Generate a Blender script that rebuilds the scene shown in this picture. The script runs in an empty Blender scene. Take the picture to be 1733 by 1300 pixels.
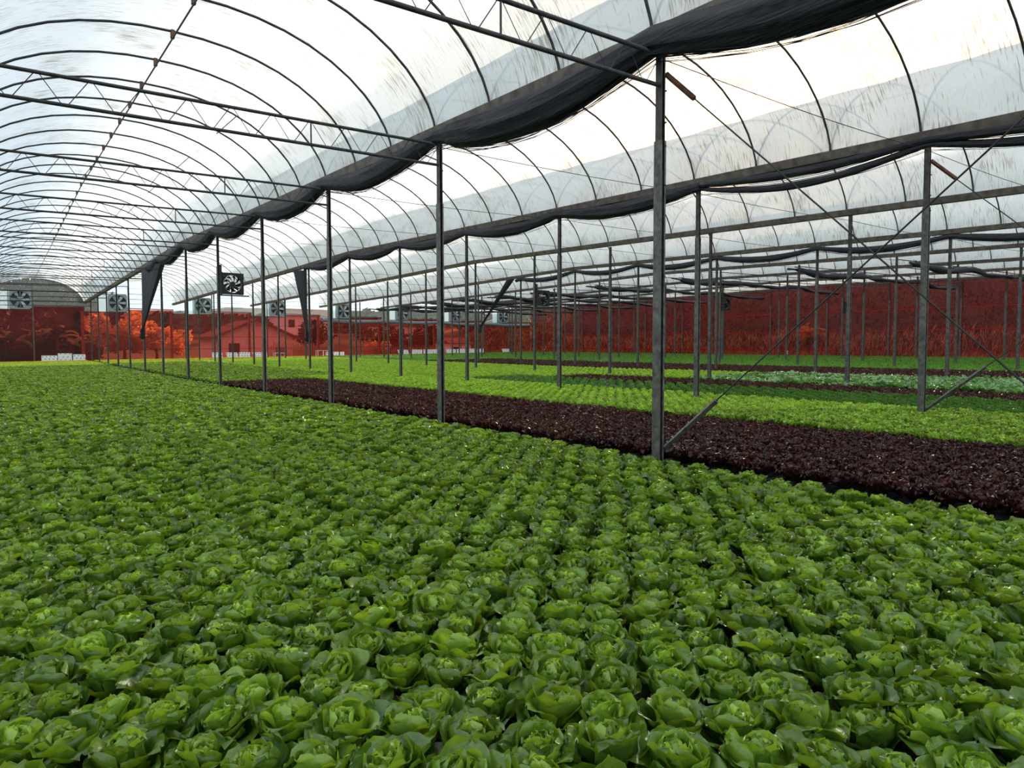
import bpy, math, random
from mathutils import Vector, Matrix, noise

random.seed(7)
PI = math.pi
sc = bpy.context.scene
COL = sc.collection

# ------------------------------------------------------------------ camera
CZ = 2.15                      # camera height above the world origin
YAW, PITCH, ROLL = .6426, .0465, .0019
FPX = 1165.9
cam = bpy.data.cameras.new('camera')
cam.sensor_width = 36.0
cam.lens = FPX / 1733 * 36.0
cam.clip_start, cam.clip_end = .05, 1500
co = bpy.data.objects.new('camera', cam)
COL.objects.link(co)
fw = Vector((math.sin(YAW) * math.cos(PITCH), math.cos(YAW) * math.cos(PITCH), -math.sin(PITCH)))
co.location = (0, 0, CZ)
q = fw.to_track_quat('-Z', 'Y').to_matrix().to_4x4() @ Matrix.Rotation(-ROLL, 4, 'Z')
co.matrix_world = Matrix.Translation((0, 0, CZ)) @ q
sc.camera = co

# ------------------------------------------------------------------ colour management
sc.view_settings.view_transform = 'Standard'
sc.view_settings.look = 'None'
sc.view_settings.gamma = 1.0
sc.view_settings.use_curve_mapping = False
sc.view_settings.exposure = 0.32
sc.cycles.max_bounces = 10
sc.cycles.diffuse_bounces = 4
sc.cycles.glossy_bounces = 2
sc.cycles.transmission_bounces = 6
sc.cycles.transparent_max_bounces = 24
sc.cycles.caustics_reflective = False
sc.cycles.caustics_refractive = False

# ------------------------------------------------------------------ sky and sun
SUN_AZ, SUN_EL = math.radians(56.5), math.radians(14.5)
SUN = Vector((math.sin(SUN_AZ) * math.cos(SUN_EL), math.cos(SUN_AZ) * math.cos(SUN_EL), math.sin(SUN_EL)))
W = bpy.data.worlds.new('sky')
sc.world = W
W.use_nodes = True
nt = W.node_tree
nt.nodes.clear()
def N(nt, typ, **kw):
    n = nt.nodes.new(typ)
    for k, v in kw.items():
        if k.startswith('i_'):
            n.inputs[k[2:].replace('_', ' ')].default_value = v
        else:
            setattr(n, k, v)
    return n
def L(nt, a, b):
    nt.links.new(a, b)
def ramp(nt, fac, stops, interp='LINEAR'):
    r = nt.nodes.new('ShaderNodeValToRGB')
    r.color_ramp.interpolation = interp
    e = r.color_ramp.elements
    while len(e) > 1: e.remove(e[-1])
    e[0].position = stops[0][0]; e[0].color = (*stops[0][1], 1)
    for p_, c_ in stops[1:]:
        x = e.new(p_); x.color = (*c_, 1)
    if fac is not None: L(nt, fac, r.inputs[0])
    return r
tc = N(nt, 'ShaderNodeTexCoord')
sep = N(nt, 'ShaderNodeSeparateXYZ'); L(nt, tc.outputs['Generated'], sep.inputs[0])
dot = N(nt, 'ShaderNodeVectorMath', operation='DOT_PRODUCT'); L(nt, tc.outputs['Generated'], dot.inputs[0]); dot.inputs[1].default_value = SUN
sky = ramp(nt, sep.outputs[2], [(0.0, (.60, .80, 1.0)), (.10, (.70, .86, 1.0)), (.35, (.86, .94, 1.0)), (1.0, (.80, .90, 1.0))])
glow = ramp(nt, dot.outputs['Value'], [(0.0, (0, 0, 0)), (.60, (.10, .07, .01)), (.86, (.34, .22, .05)), (.955, (.85, .50, .14)), (.982, (3.0, 1.5, .3)), (1.0, (9.0, 4.6, 1.2))])
add = N(nt, 'ShaderNodeMix', data_type='RGBA', blend_type='ADD'); add.inputs[0].default_value = 1
cl = N(nt, 'ShaderNodeTexNoise'); cl.inputs['Scale'].default_value = 2.2; cl.inputs['Detail'].default_value = 5
L(nt, tc.outputs['Generated'], cl.inputs['Vector'])
clr = ramp(nt, cl.outputs['Fac'], [(.35, (.90, .93, .97)), (.65, (1.06, 1.04, 1.0))])
mul = N(nt, 'ShaderNodeMix', data_type='RGBA', blend_type='MULTIPLY'); mul.inputs[0].default_value = 1
L(nt, sky.outputs[0], mul.inputs[6]); L(nt, clr.outputs[0], mul.inputs[7])
L(nt, mul.outputs[2], add.inputs[6]); L(nt, glow.outputs[0], add.inputs[7])
bg = N(nt, 'ShaderNodeBackground'); bg.inputs['Strength'].default_value = 1.1
L(nt, add.outputs[2], bg.inputs[0])
wo = N(nt, 'ShaderNodeOutputWorld'); L(nt, bg.outputs[0], wo.inputs[0])
sl = bpy.data.lights.new('sun', 'SUN'); sl.energy = 6.5; sl.angle = math.radians(7); sl.color = (1.0, .90, .72)
so = bpy.data.objects.new('sun', sl); COL.objects.link(so)
so.location = (60, 40, 40)
so.rotation_euler = SUN.to_track_quat('Z', 'Y').to_euler()

# ------------------------------------------------------------------ the measured grid of the house
X1, BAY = 6.0937, 6.8432
Y0, DY, DYB, GAP = 5.3331, 4.8384, 4.8001, .2889
YK = Y0 + 5 * DY
YE = 68.2
YS = -9.2
def rowx(r): return X1 + BAY * (r - 1)
def posty(k): return Y0 + DY * min(k, 5) + DYB * max(0, k - 5) + (GAP if k > 5 else 0)
def zt(x, y): return CZ + 3.1588 + .0319 * y + .0219 * (x - X1) - .0351 * max(0, y - YK)   # post-top level
def zb(x, y): return CZ - 1.215 + .006 * y + .0143 * (x - X1) + .0047 * max(0, y - YK)      # crop level
def zf(x, y): return zb(x, y) - 1.02                                                         # floor level
def proj(x, y, z):
    z -= CZ
    R = x * math.cos(YAW) - y * math.sin(YAW); D = x * math.sin(YAW) + y * math.cos(YAW)
    F = D * math.cos(PITCH) - z * math.sin(PITCH); U = D * math.sin(PITCH) + z * math.cos(PITCH)
    return 866.5 + FPX * R / F, 650 - FPX * U / F, F

# ------------------------------------------------------------------ materials
MAT = {}
def newmat(name):
    m = bpy.data.materials.new(name); m.use_nodes = True
    m.node_tree.nodes.clear(); MAT[name] = m
    return m, m.node_tree
def solid(name, col, rough=.6, metal=0, var=.12, scale=6, spec=.4, bump=0, coords='Object'):
    m, t = newmat(name)
    tc = N(t, 'ShaderNodeTexCoord')
    no = N(t, 'ShaderNodeTexNoise'); no.inputs['Scale'].default_value = scale; no.inputs['Detail'].default_value = 6
    L(t, tc.outputs[coords], no.inputs['Vector'])
    d = [max(0, c * (1 - var * 2)) for c in col]; u = [min(1, c * (1 + var * 2)) for c in col]
    r = ramp(t, no.outputs['Fac'], [(.25, d), (.75, u)])
    p = N(t, 'ShaderNodeBsdfPrincipled'); p.inputs['Roughness'].default_value = rough; p.inputs['Metallic'].default_value = metal
    p.inputs['Specular IOR Level'].default_value = spec
    L(t, r.outputs[0], p.inputs['Base Color'])
    if bump:
        b = N(t, 'ShaderNodeBump'); b.inputs['Strength'].default_value = bump; b.inputs['Distance'].default_value = .02
        L(t, no.outputs['Fac'], b.inputs['Height']); L(t, b.outputs[0], p.inputs['Normal'])
    o = N(t, 'ShaderNodeOutputMaterial'); L(t, p.outputs[0], o.inputs[0])
    return m
def leafmat(name, dark, light, trans, tfac=.35, rough=.42, spec=.5, bump=.5, bscale=55, rnd=.35):
    """leaf: pigment runs from outer leaf to heart with the mesh attribute 'tone'"""
    m, t = newmat(name)
    at = N(t, 'ShaderNodeAttribute', attribute_name='tone')
    oi = N(t, 'ShaderNodeObjectInfo')
    tc = N(t, 'ShaderNodeTexCoord')
    no = N(t, 'ShaderNodeTexNoise'); no.inputs['Scale'].default_value = bscale; no.inputs['Detail'].default_value = 3
    L(t, tc.outputs['Object'], no.inputs['Vector'])
    ad = N(t, 'ShaderNodeMath', operation='MULTIPLY_ADD'); ad.inputs[1].default_value = .5; L(t, no.outputs['Fac'], ad.inputs[0]); L(t, at.outputs['Fac'], ad.inputs[2])
    sb = N(t, 'ShaderNodeMath', operation='SUBTRACT'); sb.inputs[1].default_value = .25; L(t, ad.outputs[0], sb.inputs[0])
    mid = [(a + b) / 2 for a, b in zip(dark, light)]
    r = ramp(t, sb.outputs[0], [(0.0, dark), (.5, mid), (1.0, light)])
    hv = N(t, 'ShaderNodeHueSaturation')
    v = N(t, 'ShaderNodeMapRange'); v.inputs['To Min'].default_value = 1 - rnd; v.inputs['To Max'].default_value = 1 + rnd
    L(t, oi.outputs['Random'], v.inputs['Value']); L(t, v.outputs[0], hv.inputs['Value']); L(t, r.outputs[0], hv.inputs['Color'])
    b = N(t, 'ShaderNodeBump'); b.inputs['Strength'].default_value = bump; b.inputs['Distance'].default_value = .006
    L(t, no.outputs['Fac'], b.inputs['Height'])
    p = N(t, 'ShaderNodeBsdfPrincipled'); p.inputs['Roughness'].default_value = rough; p.inputs['Specular IOR Level'].default_value = spec
    L(t, hv.outputs[0], p.inputs['Base Color']); L(t, b.outputs[0], p.inputs['Normal'])
    tr = N(t, 'ShaderNodeBsdfTranslucent')
    tm = N(t, 'ShaderNodeMix', data_type='RGBA', blend_type='MULTIPLY'); tm.inputs[0].default_value = 1
    L(t, hv.outputs[0], tm.inputs[6]); tm.inputs[7].default_value = (*trans, 1)
    L(t, tm.outputs[2], tr.inputs[0]); L(t, b.outputs[0], tr.inputs['Normal'])
    mx = N(t, 'ShaderNodeMixShader'); mx.inputs[0].default_value = tfac
    L(t, p.outputs[0], mx.inputs[1]); L(t, tr.outputs[0], mx.inputs[2])
    o = N(t, 'ShaderNodeOutputMaterial'); L(t, mx.outputs[0], o.inputs[0])
    return m
leafmat('butterhead_leaf', (.045, .135, .016), (.38, .60, .065), (1.9, 1.5, .35), tfac=.38, rough=.32, spec=1.0, bump=.7, bscale=34, rnd=.22)
leafmat('butterhead_heart', (.14, .30, .026), (.46, .66, .09), (1.7, 1.45, .35), tfac=.36, rough=.32, spec=1.0, bump=.7, bscale=34, rnd=.22)
leafmat('red_leaf', (.026, .010, .008), (.115, .036, .026), (1.6, 1.0, .7), tfac=.25, rough=.38, spec=.5, bump=.8, bscale=90, rnd=.3)
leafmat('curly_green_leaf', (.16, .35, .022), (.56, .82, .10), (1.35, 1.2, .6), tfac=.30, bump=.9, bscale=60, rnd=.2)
leafmat('crisp_green_leaf', (.045, .14, .022), (.17, .36, .05), (1.4, 1.5, .7), tfac=.3, rnd=.2)
leafmat('broad_leaf', (.07, .20, .045), (.28, .50, .18), (1.2, 1.3, .6), tfac=.25, rough=.25, spec=.9, rnd=.2)
leafmat('young_leaf', (.06, .21, .028), (.20, .42, .07), (1.3, 1.3, .7), tfac=.4, rnd=.2)

def film(name, clear, tcol, scol, gloss=.05, streak=0.0, grime=(.35, .33, .28)):
    """plastic film: part clear, part milky; streaks run down the curve (uv.x along the curve, uv.y along the house)"""
    m, t = newmat(name)
    tp = N(t, 'ShaderNodeBsdfTransparent'); tr = N(t, 'ShaderNodeBsdfTranslucent'); df = N(t, 'ShaderNodeBsdfDiffuse'); gl = N(t, 'ShaderNodeBsdfGlossy')
    gl.inputs['Roughness'].default_value = .25
    tp.inputs[0].default_value = (*tcol, 1)
    col = N(t, 'ShaderNodeRGB'); col.outputs[0].default_value = (*scol, 1)
    src = col.outputs[0]
    if streak:
        uv = N(t, 'ShaderNodeUVMap')
        mp = N(t, 'ShaderNodeMapping'); mp.inputs['Scale'].default_value = (2.6, 34, 1); L(t, uv.outputs[0], mp.inputs[0])
        no = N(t, 'ShaderNodeTexNoise'); no.inputs['Scale'].default_value = 1; no.inputs['Detail'].default_value = 4; no.inputs['Roughness'].default_value = .6
        L(t, mp.outputs[0], no.inputs['Vector'])
        n2 = N(t, 'ShaderNodeTexNoise'); n2.inputs['Scale'].default_value = .9; n2.inputs['Detail'].default_value = 3
        L(t, uv.outputs[0], n2.inputs['Vector'])
        mm = N(t, 'ShaderNodeMath', operation='MULTIPLY_ADD'); mm.inputs[1].default_value = .45; L(t, n2.outputs['Fac'], mm.inputs[0]); L(t, no.outputs['Fac'], mm.inputs[2])
        rs = ramp(t, mm.outputs[0], [(.77, (0, 0, 0)), (.90, (streak, streak, streak))])
        mx = N(t, 'ShaderNodeMix', data_type='RGBA'); L(t, rs.outputs[0], mx.inputs[0]); L(t, src, mx.inputs[6]); mx.inputs[7].default_value = (*grime, 1)
        src = mx.outputs[2]
        mt = N(t, 'ShaderNodeMix', data_type='RGBA'); L(t, rs.outputs[0], mt.inputs[0]); mt.inputs[6].default_value = (*tcol, 1); mt.inputs[7].default_value = (*[c * .7 for c in grime], 1)
        L(t, mt.outputs[2], tp.inputs[0])
    L(t, src, tr.inputs[0]); L(t, src, df.inputs[0])
    a = N(t, 'ShaderNodeMixShader'); a.inputs[0].default_value = .30; L(t, tr.outputs[0], a.inputs[1]); L(t, df.outputs[0], a.inputs[2])
    b = N(t, 'ShaderNodeMixShader'); b.inputs[0].default_value = clear; L(t, a.outputs[0], b.inputs[1]); L(t, tp.outputs[0], b.inputs[2])
    c = N(t, 'ShaderNodeMixShader'); c.inputs[0].default_value = gloss; L(t, b.outputs[0], c.inputs[1]); L(t, gl.outputs[0], c.inputs[2])
    o = N(t, 'ShaderNodeOutputMaterial'); L(t, c.outputs[0], o.inputs[0])
    return m
film('roof_film', .27, (.93, .95, .97), (.76, .82, .87), .03, streak=.9, grime=(.40, .38, .31))
film('gable_film', .90, (.86, .93, .95), (.70, .80, .84), .05)
film('red_film', .93, (.70, .18, .155), (.50, .03, .02), .03)
film('red_hem', .45, (.62, .15, .13), (.90, .10, .07), .02)
film('added_wall_film', .30, (.90, .91, .90), (.80, .80, .78), .04)
film('blue_film', .35, (.75, .90, .96), (.62, .78, .88), .06)

solid('galvanised', (.135, .130, .115), .5, .35, .3, 14, bump=.2)
solid('galvanised_backlit', (.060, .050, .046), .45, .3, .35, 9, bump=.2)  # darker copy of galvanised: backlighting of the upper posts put into the colour
solid('dark_steel', (.055, .052, .055), .5, .4, .25, 10)
solid('gutter_steel', (.17, .14, .12), .55, .4, .25, 5)
solid('rusty_steel', (.16, .07, .04), .7, .3, .3, 12)
solid('wire', (.05, .05, .05), .5, .6)
solid('shade_cloth', (.034, .034, .042), .7, 0, .35, 1.0, spec=.35, bump=1.0)
_t = MAT['shade_cloth'].node_tree
_mp = N(_t, 'ShaderNodeMapping'); _mp.inputs['Scale'].default_value = (38, 1.6, 38)
_tc = [n for n in _t.nodes if n.type == 'TEX_COORD'][0]; _no = [n for n in _t.nodes if n.type == 'TEX_NOISE'][0]
L(_t, _tc.outputs['Object'], _mp.inputs[0]); L(_t, _mp.outputs[0], _no.inputs['Vector'])
solid('grey_cloth', (.20, .23, .26), .7, 0, .25, 12, spec=.3, bump=.4)
solid('styrofoam', (.80, .82, .80), .7, 0, .06, 20)
solid('dark_hole', (.03, .03, .03), .9)
solid('white_plastic', (.72, .74, .72), .4, 0, .06, 8)
solid('fan_black', (.012, .012, .014), .45, 0, .2)
solid('fan_blade_light', (.45, .48, .50), .35, .3, .15)
solid('fan_housing', (.30, .34, .36), .45, .4, .15)
solid('fan_recess', (.05, .065, .07), .6)
solid('channel_shaded', (.10, .105, .10), .5, 0, .15, 8)  # white channels coloured dark, as painted shade between the plants
solid('weed_mat', (.030, .036, .028), .9, 0, .3, 3)
solid('concrete', (.42, .40, .36), .85, 0, .15, 3)
solid('soil', (.085, .062, .04), .95, 0, .35, .6, bump=.5)
solid('hedge_leaf', (.018, .030, .010), .8, 0, .5, 1.2)
solid('meadow', (.13, .11, .04), .95, 0, .45, .25, bump=.6)
solid('hill_scrub', (.080, .058, .048), .95, 0, .45, 5, bump=1.0)
solid('scrub_leaf', (.15, .11, .08), .9, 0, .5, 3)
solid('dry_grass', (.80, .62, .34), .9, 0, .35, 4)
solid('plaster_pink', (.80, .64, .58), .8, 0, .06, 2)
solid('plaster_white', (.90, .89, .86), .8, 0, .06, 2)
solid('roof_tile', (.16, .07, .045), .85, 0, .3, 3, bump=.5)
solid('wood_dark', (.10, .06, .035), .8, 0, .3, 9)
solid('picket_wood', (.36, .24, .20), .8, 0, .25, 9)
solid('window_dark', (.03, .035, .04), .2)
solid('bark', (.09, .065, .045), .9, 0, .35, 12, bump=.6)
solid('tree_leaf', (.040, .060, .022), .7, 0, .45, 1.6)
solid('banana_leaf', (.11, .22, .045), .5, 0, .3, 3)
solid('banana_stem', (.20, .17, .07), .7, 0, .4, 8)
leafmat('dry_leaf', (.60, .42, .16), (.90, .70, .35), (1.1, 1.05, .9), tfac=.55, bump=.1, bscale=2, rnd=.1)
solid('paper_label', (.75, .74, .66), .7)

# ------------------------------------------------------------------ mesh helpers
class MB:
    def __init__(s): s.v = []; s.f = []; s.t = []; s.uv = None; s.m = []; s.cm = 0
    def box(s, x0, x1, y0, y1, z0, z1):
        n = len(s.v)
        s.v += [(x, y, z) for z in (z0, z1) for y in (y0, y1) for x in (x0, x1)]
        F = [(0, 2, 3, 1), (4, 5, 7, 6), (0, 1, 5, 4), (2, 6, 7, 3), (0, 4, 6, 2), (1, 3, 7, 5)]
        s.f += [tuple(n + i for i in q) for q in F]; s.m += [s.cm] * 6
        return s
    def tube(s, pts, r, n=6, caps=True, sx=1, sy=1):
        pts = [Vector(p) for p in pts]
        base = len(s.v); prev = None
        rr = r if isinstance(r, (list, tuple)) else [r] * len(pts)
        up = Vector((0, 0, 1))
        for i, p in enumerate(pts):
            d = (pts[min(i + 1, len(pts) - 1)] - pts[max(i - 1, 0)]).normalized()
            u = up if abs(d.z) < .95 else Vector((0, 1, 0))
            a = d.cross(u).normalized(); b = a.cross(d).normalized()
            for j in range(n):
                t = 2 * PI * j / n
                s.v.append(tuple(p + a * math.cos(t) * rr[i] * sx + b * math.sin(t) * rr[i] * sy))
        for i in range(len(pts) - 1):
            for j in range(n):
                s.f.append((base + i * n + j, base + i * n + (j + 1) % n, base + (i + 1) * n + (j + 1) % n, base + (i + 1) * n + j)); s.m.append(s.cm)
        if caps:
            s.f.append(tuple(base + j for j in range(n))); s.m.append(s.cm)
            s.f.append(tuple(base + (len(pts) - 1) * n + j for j in reversed(range(n)))); s.m.append(s.cm)
        return s
    def poly(s, pts):
        n = len(s.v); s.v += [tuple(p) for p in pts]; s.f.append(tuple(range(n, n + len(pts)))); s.m.append(s.cm); return s
    def prism(s, sec, z0, z1):
        """closed outline sec [(x,y)] extruded along z"""
        n = len(s.v); k = len(sec)
        s.v += [(x, y, z0) for x, y in sec] + [(x, y, z1) for x, y in sec]
        for i in range(k): s.f.append((n + i, n + (i + 1) % k, n + k + (i + 1) % k, n + k + i)); s.m.append(s.cm)
        s.f.append(tuple(n + i for i in reversed(range(k)))); s.f.append(tuple(n + k + i for i in range(k))); s.m += [s.cm] * 2
        return s
    def mesh(s, name, mats, smooth=False):
        me = bpy.data.meshes.new(name)
        me.from_pydata(s.v, [], s.f)
        for m in (mats if isinstance(mats, (list, tuple)) else [mats]): me.materials.append(MAT[m])
        me.polygons.foreach_set('material_index', s.m[:len(me.polygons)] + [0] * max(0, len(me.polygons) - len(s.m)))
        if smooth: me.polygons.foreach_set('use_smooth', [True] * len(me.polygons))
        if s.t:
            a = me.attributes.new('tone', 'FLOAT', 'POINT'); a.data.foreach_set('value', s.t)
        if s.uv:
            l = me.uv_layers.new(name='UVMap')
            buf = []
            for p in me.polygons:
                for vi in p.vertices: buf += list(s.uv[vi])
            l.data.foreach_set('uv', buf)
        me.update()
        return me
def link(name, me, parent=None, loc=(0, 0, 0), rot=(0, 0, 0)):
    o = bpy.data.objects.new(name, me); COL.objects.link(o)
    o.location = loc; o.rotation_euler = rot
    if parent: o.parent = parent
    return o
def obj(name, mb, mats, parent=None, loc=(0, 0, 0), rot=(0, 0, 0), smooth=False):
    return link(name, mb.mesh(name, mats, smooth), parent, loc, rot)
def tag(o, label=None, cat=None, group=None, kind=None):
    if label: o['label'] = label
    if cat: o['category'] = cat
    if group: o['group'] = group
    if kind: o['kind'] = kind
    return o
def struct(o): o['kind'] = 'structure'; return o
def thing(name, label, cat, loc=(0, 0, 0), rot=(0, 0, 0), group=None):
    return tag(link(name, None, None, loc, rot), label, cat, group)
def dup(root, loc, rot=None, label=None, group=None):
    r = root.copy(); COL.objects.link(r); r.location = loc
    if rot is not None: r.rotation_euler = rot
    if label: r['label'] = label
    if group: r['group'] = group
    for ch in root.children:
        c = ch.copy(); COL.objects.link(c); c.parent = r
        for g in ch.children:
            d = g.copy(); COL.objects.link(d); d.parent = c
    return r
ORD = 'first second third fourth fifth sixth seventh eighth ninth tenth eleventh twelfth thirteenth fourteenth fifteenth sixteenth seventeenth eighteenth nineteenth twentieth'.split()
TENS = {2: 'twenty', 3: 'thirty', 4: 'forty', 5: 'fifty'}
def ordn(i):
    if i <= 20: return ORD[i - 1]
    t, u = divmod(i, 10)
    return TENS[t] + ('-' + ORD[u - 1] if u else '') if u else {3: 'thirtieth', 4: 'fortieth', 5: 'fiftieth'}[t]

# ------------------------------------------------------------------ ground, floor and walls
def sheet(name, x0, x1, y0, y1, nx, ny, h, mat, th=.0):
    m = MB()
    for j in range(ny + 1):
        for i in range(nx + 1):
            x = x0 + (x1 - x0) * i / nx; y = y0 + (y1 - y0) * j / ny
            m.v.append((x, y, h(x, y)))
    for j in range(ny):
        for i in range(nx):
            a = j * (nx + 1) + i
            m.f.append((a, a + 1, a + nx + 2, a + nx + 1)); m.m.append(0)
    return obj(name, m, mat, smooth=True)
struct(sheet('floor', rowx(0) - 8, rowx(8) + .1, YS, YE + .3, 30, 30, zf, 'weed_mat'))
def hz(x, y):
    """terrain outside: level by the house, a bank along the far side, hills behind"""
    base = zf(min(x, 54), min(y, 68)) - .06
    if x > rowx(8):
        d = x - rowx(8)
        fade = 1 - .85 * min(1, max(0, (y - 78) / 30))
        base += (.35 * min(1, d / 1.2) + .95 * max(0, min(d, 13) - 1.6) + max(0, d - 13) * .12 * fade) * fade
        base += .7 * noise.noise(Vector((x * .35, y * .35, 1))) * min(1, d / 4)
    if y > YE:
        d = y - YE
        if d > 8: base += (d - 8) * .03
        if d > 25: base += .16 * (min(d, 50) - 25)
        if d > 50: base += (d - 50) * .040
        if d > 45: base += min(1, (d - 45) / 20) * 1.0 * noise.noise(Vector((x * .03, y * .03, 3)))
        base += .15 * noise.noise(Vector((x * .3, y * .3, 2))) * min(1, d / 4)
    return base
struct(sheet('ground_back', -60, 190, YE + .3, 210, 80, 60, hz, 'meadow'))
struct(sheet('ground_bank', rowx(8) + .1, 190, -60, YE + .3, 60, 60, hz, 'hill_scrub'))
struct(sheet('ground_hill', -60, 190, 124, 260, 70, 50, lambda x, y: hz(x, y) + .25, 'hill_scrub'))

# roof: one sheet of film per bay
def arcz(u):
    """height of the hoop above the gutter line, u = 0..1 across the bay"""
    return 1.90 * (max(0.0, 1 - abs(2 * u - 1) ** 2.25)) ** .62
ZG = .24                        # hoop foot above post-top level
NA = 26
SP = DY / 3
AY0 = Y0 + .12
ARCHY = []
yy = AY0 - 9 * SP
while yy < YE - .3:
    ARCHY.append(yy); yy += SP
def hoop_pts(dz=0, n=NA):
    P = []
    for i in range(n + 1):
        # finer near the feet
        u = .5 - .5 * math.cos(PI * i / n)
        P.append((BAY * u, u, arcz(u) * (1 + 0) + ZG + dz + .0219 * BAY * u))
    return P
def roof_film(r):
    m = MB(); m.uv = []
    P = hoop_pts(.02)
    s = [0]
    for i in range(1, len(P)): s.append(s[-1] + math.hypot(P[i][0] - P[i - 1][0], P[i][2] - P[i - 1][2]))
    ys = []
    y = YS
    while y < YE + .25: ys.append(y); y += SP / 4
    ys.append(YE + .25)
    x0 = rowx(r)
    for y in ys:
        ph = abs(math.sin(PI * (y - AY0) / SP))
        for i, (dx, u, dz) in enumerate(P):
            b = .055 * ph * math.sin(PI * u)
            e = .010 * noise.noise(Vector((dx * 1.5, y * .9, r * 3)))
            cx = (dx - BAY / 2) / BAY * 1.0
            m.v.append((x0 + dx + cx * b, y, zt(x0, y) + dz + b + e)); m.uv.append((s[i] + r * 3.7, y))
    k = len(P)
    for j in range(len(ys) - 1):
        for i in range(k - 1):
            a = j * k + i
            m.f.append((a, a + 1, a + k + 1, a + k)); m.m.append(0)
    return struct(obj('ceiling', m, 'roof_film', smooth=True))
for r in range(-1, 8): roof_film(r)

# ------------------------------------------------------------------ posts
def cprofile(w, d, t, lip):
    """C section, web towards +y, open towards -y"""
    return [(-w/2, -d/2), (-w/2, d/2), (w/2, d/2), (w/2, -d/2), (w/2 - lip, -d/2), (w/2 - lip, -d/2 + t), (w/2 - t, -d/2 + t), (w/2 - t, d/2 - t), (-w/2 + t, d/2 - t), (-w/2 + t, -d/2 + t), (-w/2 + lip, -d/2 + t), (-w/2 + lip, -d/2)]
ROWSAY = {0: 'in the row left of the near field', 1: 'beside the near dark red bed', 2: 'in the second row', 3: 'in the third row of posts', 4: 'in the fourth row of posts', 5: 'in the fifth row of posts', 6: 'in the sixth row of posts', 7: 'in the seventh row of posts', 8: 'along the red side wall'}
post_cache = {}
BOLT = MB().tube([(.03, -.062, 0), (.03, -.045, 0)], .010, 6).mesh('bolt', 'dark_steel')
def post(r, k):
    x, y = rowx(r), posty(k)
    h = round((zt(x, y) + ZG - .12) - zf(x, y), 2)
    lab = f'grey galvanised post, {ordn(k + 2)} from the camera {ROWSAY[r]}'
    p = thing('steel_post', lab, 'post', (x, y, zf(x, y)), group='roof posts ' + ROWSAY[r])
    key = round(h, 1)
    if key not in post_cache:
        hs = h * .80
        a = MB().prism(cprofile(.085, .105, .006, .022), 0, hs).mesh('lower_section', 'galvanised')
        b = MB().prism(cprofile(.068, .086, .006, .018), hs - .3, key).mesh('upper_section', 'galvanised_backlit')
        post_cache[key] = (a, b, hs)
    a, b, hs = post_cache[key]
    link('lower_section', a, p); link('upper_section', b, p)
    if r <= 2 and 0 <= k <= 3:
        for zz in (hs - .06, hs + .55, hs + .2, hs - .5): link('bolt', BOLT, p, (.0, 0, zz))
    return p
for r in range(0, 9):
    for k in range(-1, 13):
        X, Yp = rowx(r), posty(k)
        if r >= 3:
            px = proj(X, Yp, CZ)
            if px[2] < 1 or px[0] > 1950 or px[0] < -150: continue
        if r == 0 and k > 6: continue
        post(r, k)

# ------------------------------------------------------------------ hoops
def side(r):
    return ['over the nearest bay', 'over the second bay', 'over the third bay', 'over the fourth bay', 'over the fifth bay', 'over the sixth bay', 'over the seventh bay', 'over the last bay'][r]
hp = MB().tube([(a, 0, c) for a, u, c in hoop_pts(0, 22)], .021, 6).mesh('roof_hoop', 'dark_steel', True)
allh = []
for r in range(0, 8):
    n = 0
    for y in ARCHY:
        X = rowx(r)
        # visible only when some point of the hoop falls inside the frame
        vis = False
        for a, u, c in hoop_pts(0, 8):
            pr = proj(X + a, y, zt(X, y) + c)
            if pr[2] > .5 and -60 < pr[0] < 1790 and pr[1] > -60: vis = True
        if not vis: continue
        n += 1
        allh.append((math.hypot(X + 3, y), r, y, n))
allh.sort()
for i, (d, r, y, n) in enumerate(allh[:300]):
    tag(link('roof_hoop', hp, None, (rowx(r), y, zt(rowx(r), y))), f'dark curved steel roof hoop, {ordn(n)} from the camera {side(r)}', 'roof hoop', 'roof hoops ' + side(r))
m = MB()
for d, r, y, n in allh[300:]:
    X = rowx(r); m.tube([(X + a, y, zt(X, y) + c) for a, u, c in hoop_pts(0, 12)], .021, 4)
if m.v: tag(obj('roof_hoops', m, 'dark_steel'), 'far dark steel roof hoops over the bays by the red side wall', 'roof hoop', kind='stuff')

# ------------------------------------------------------------------ gutters
for r in range(0, 9):
    m = MB()
    X = rowx(r)
    sec = [(-.13, .16), (-.085, .0), (.085, .0), (.13, .16), (.122, .16), (.08, .008), (-.08, .008), (-.122, .16)]
    ys = [YS, Y0, YK, 45, YE]
    n0 = 0
    for j, y in enumerate(ys):
        m.v += [(X + sx, y, zt(X, y) + ZG - .12 + sz) for sx, sz in sec]
    k = len(sec)
    for j in range(len(ys) - 1):
        for i in range(k):
            m.f.append((j * k + i, j * k + (i + 1) % k, (j + 1) * k + (i + 1) % k, (j + 1) * k + i)); m.m.append(0)
    tag(obj('roof_gutter', m, 'gutter_steel'), f'long brown-grey steel gutter on the posts {ROWSAY[r]}', 'gutter', 'roof gutters')

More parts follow.
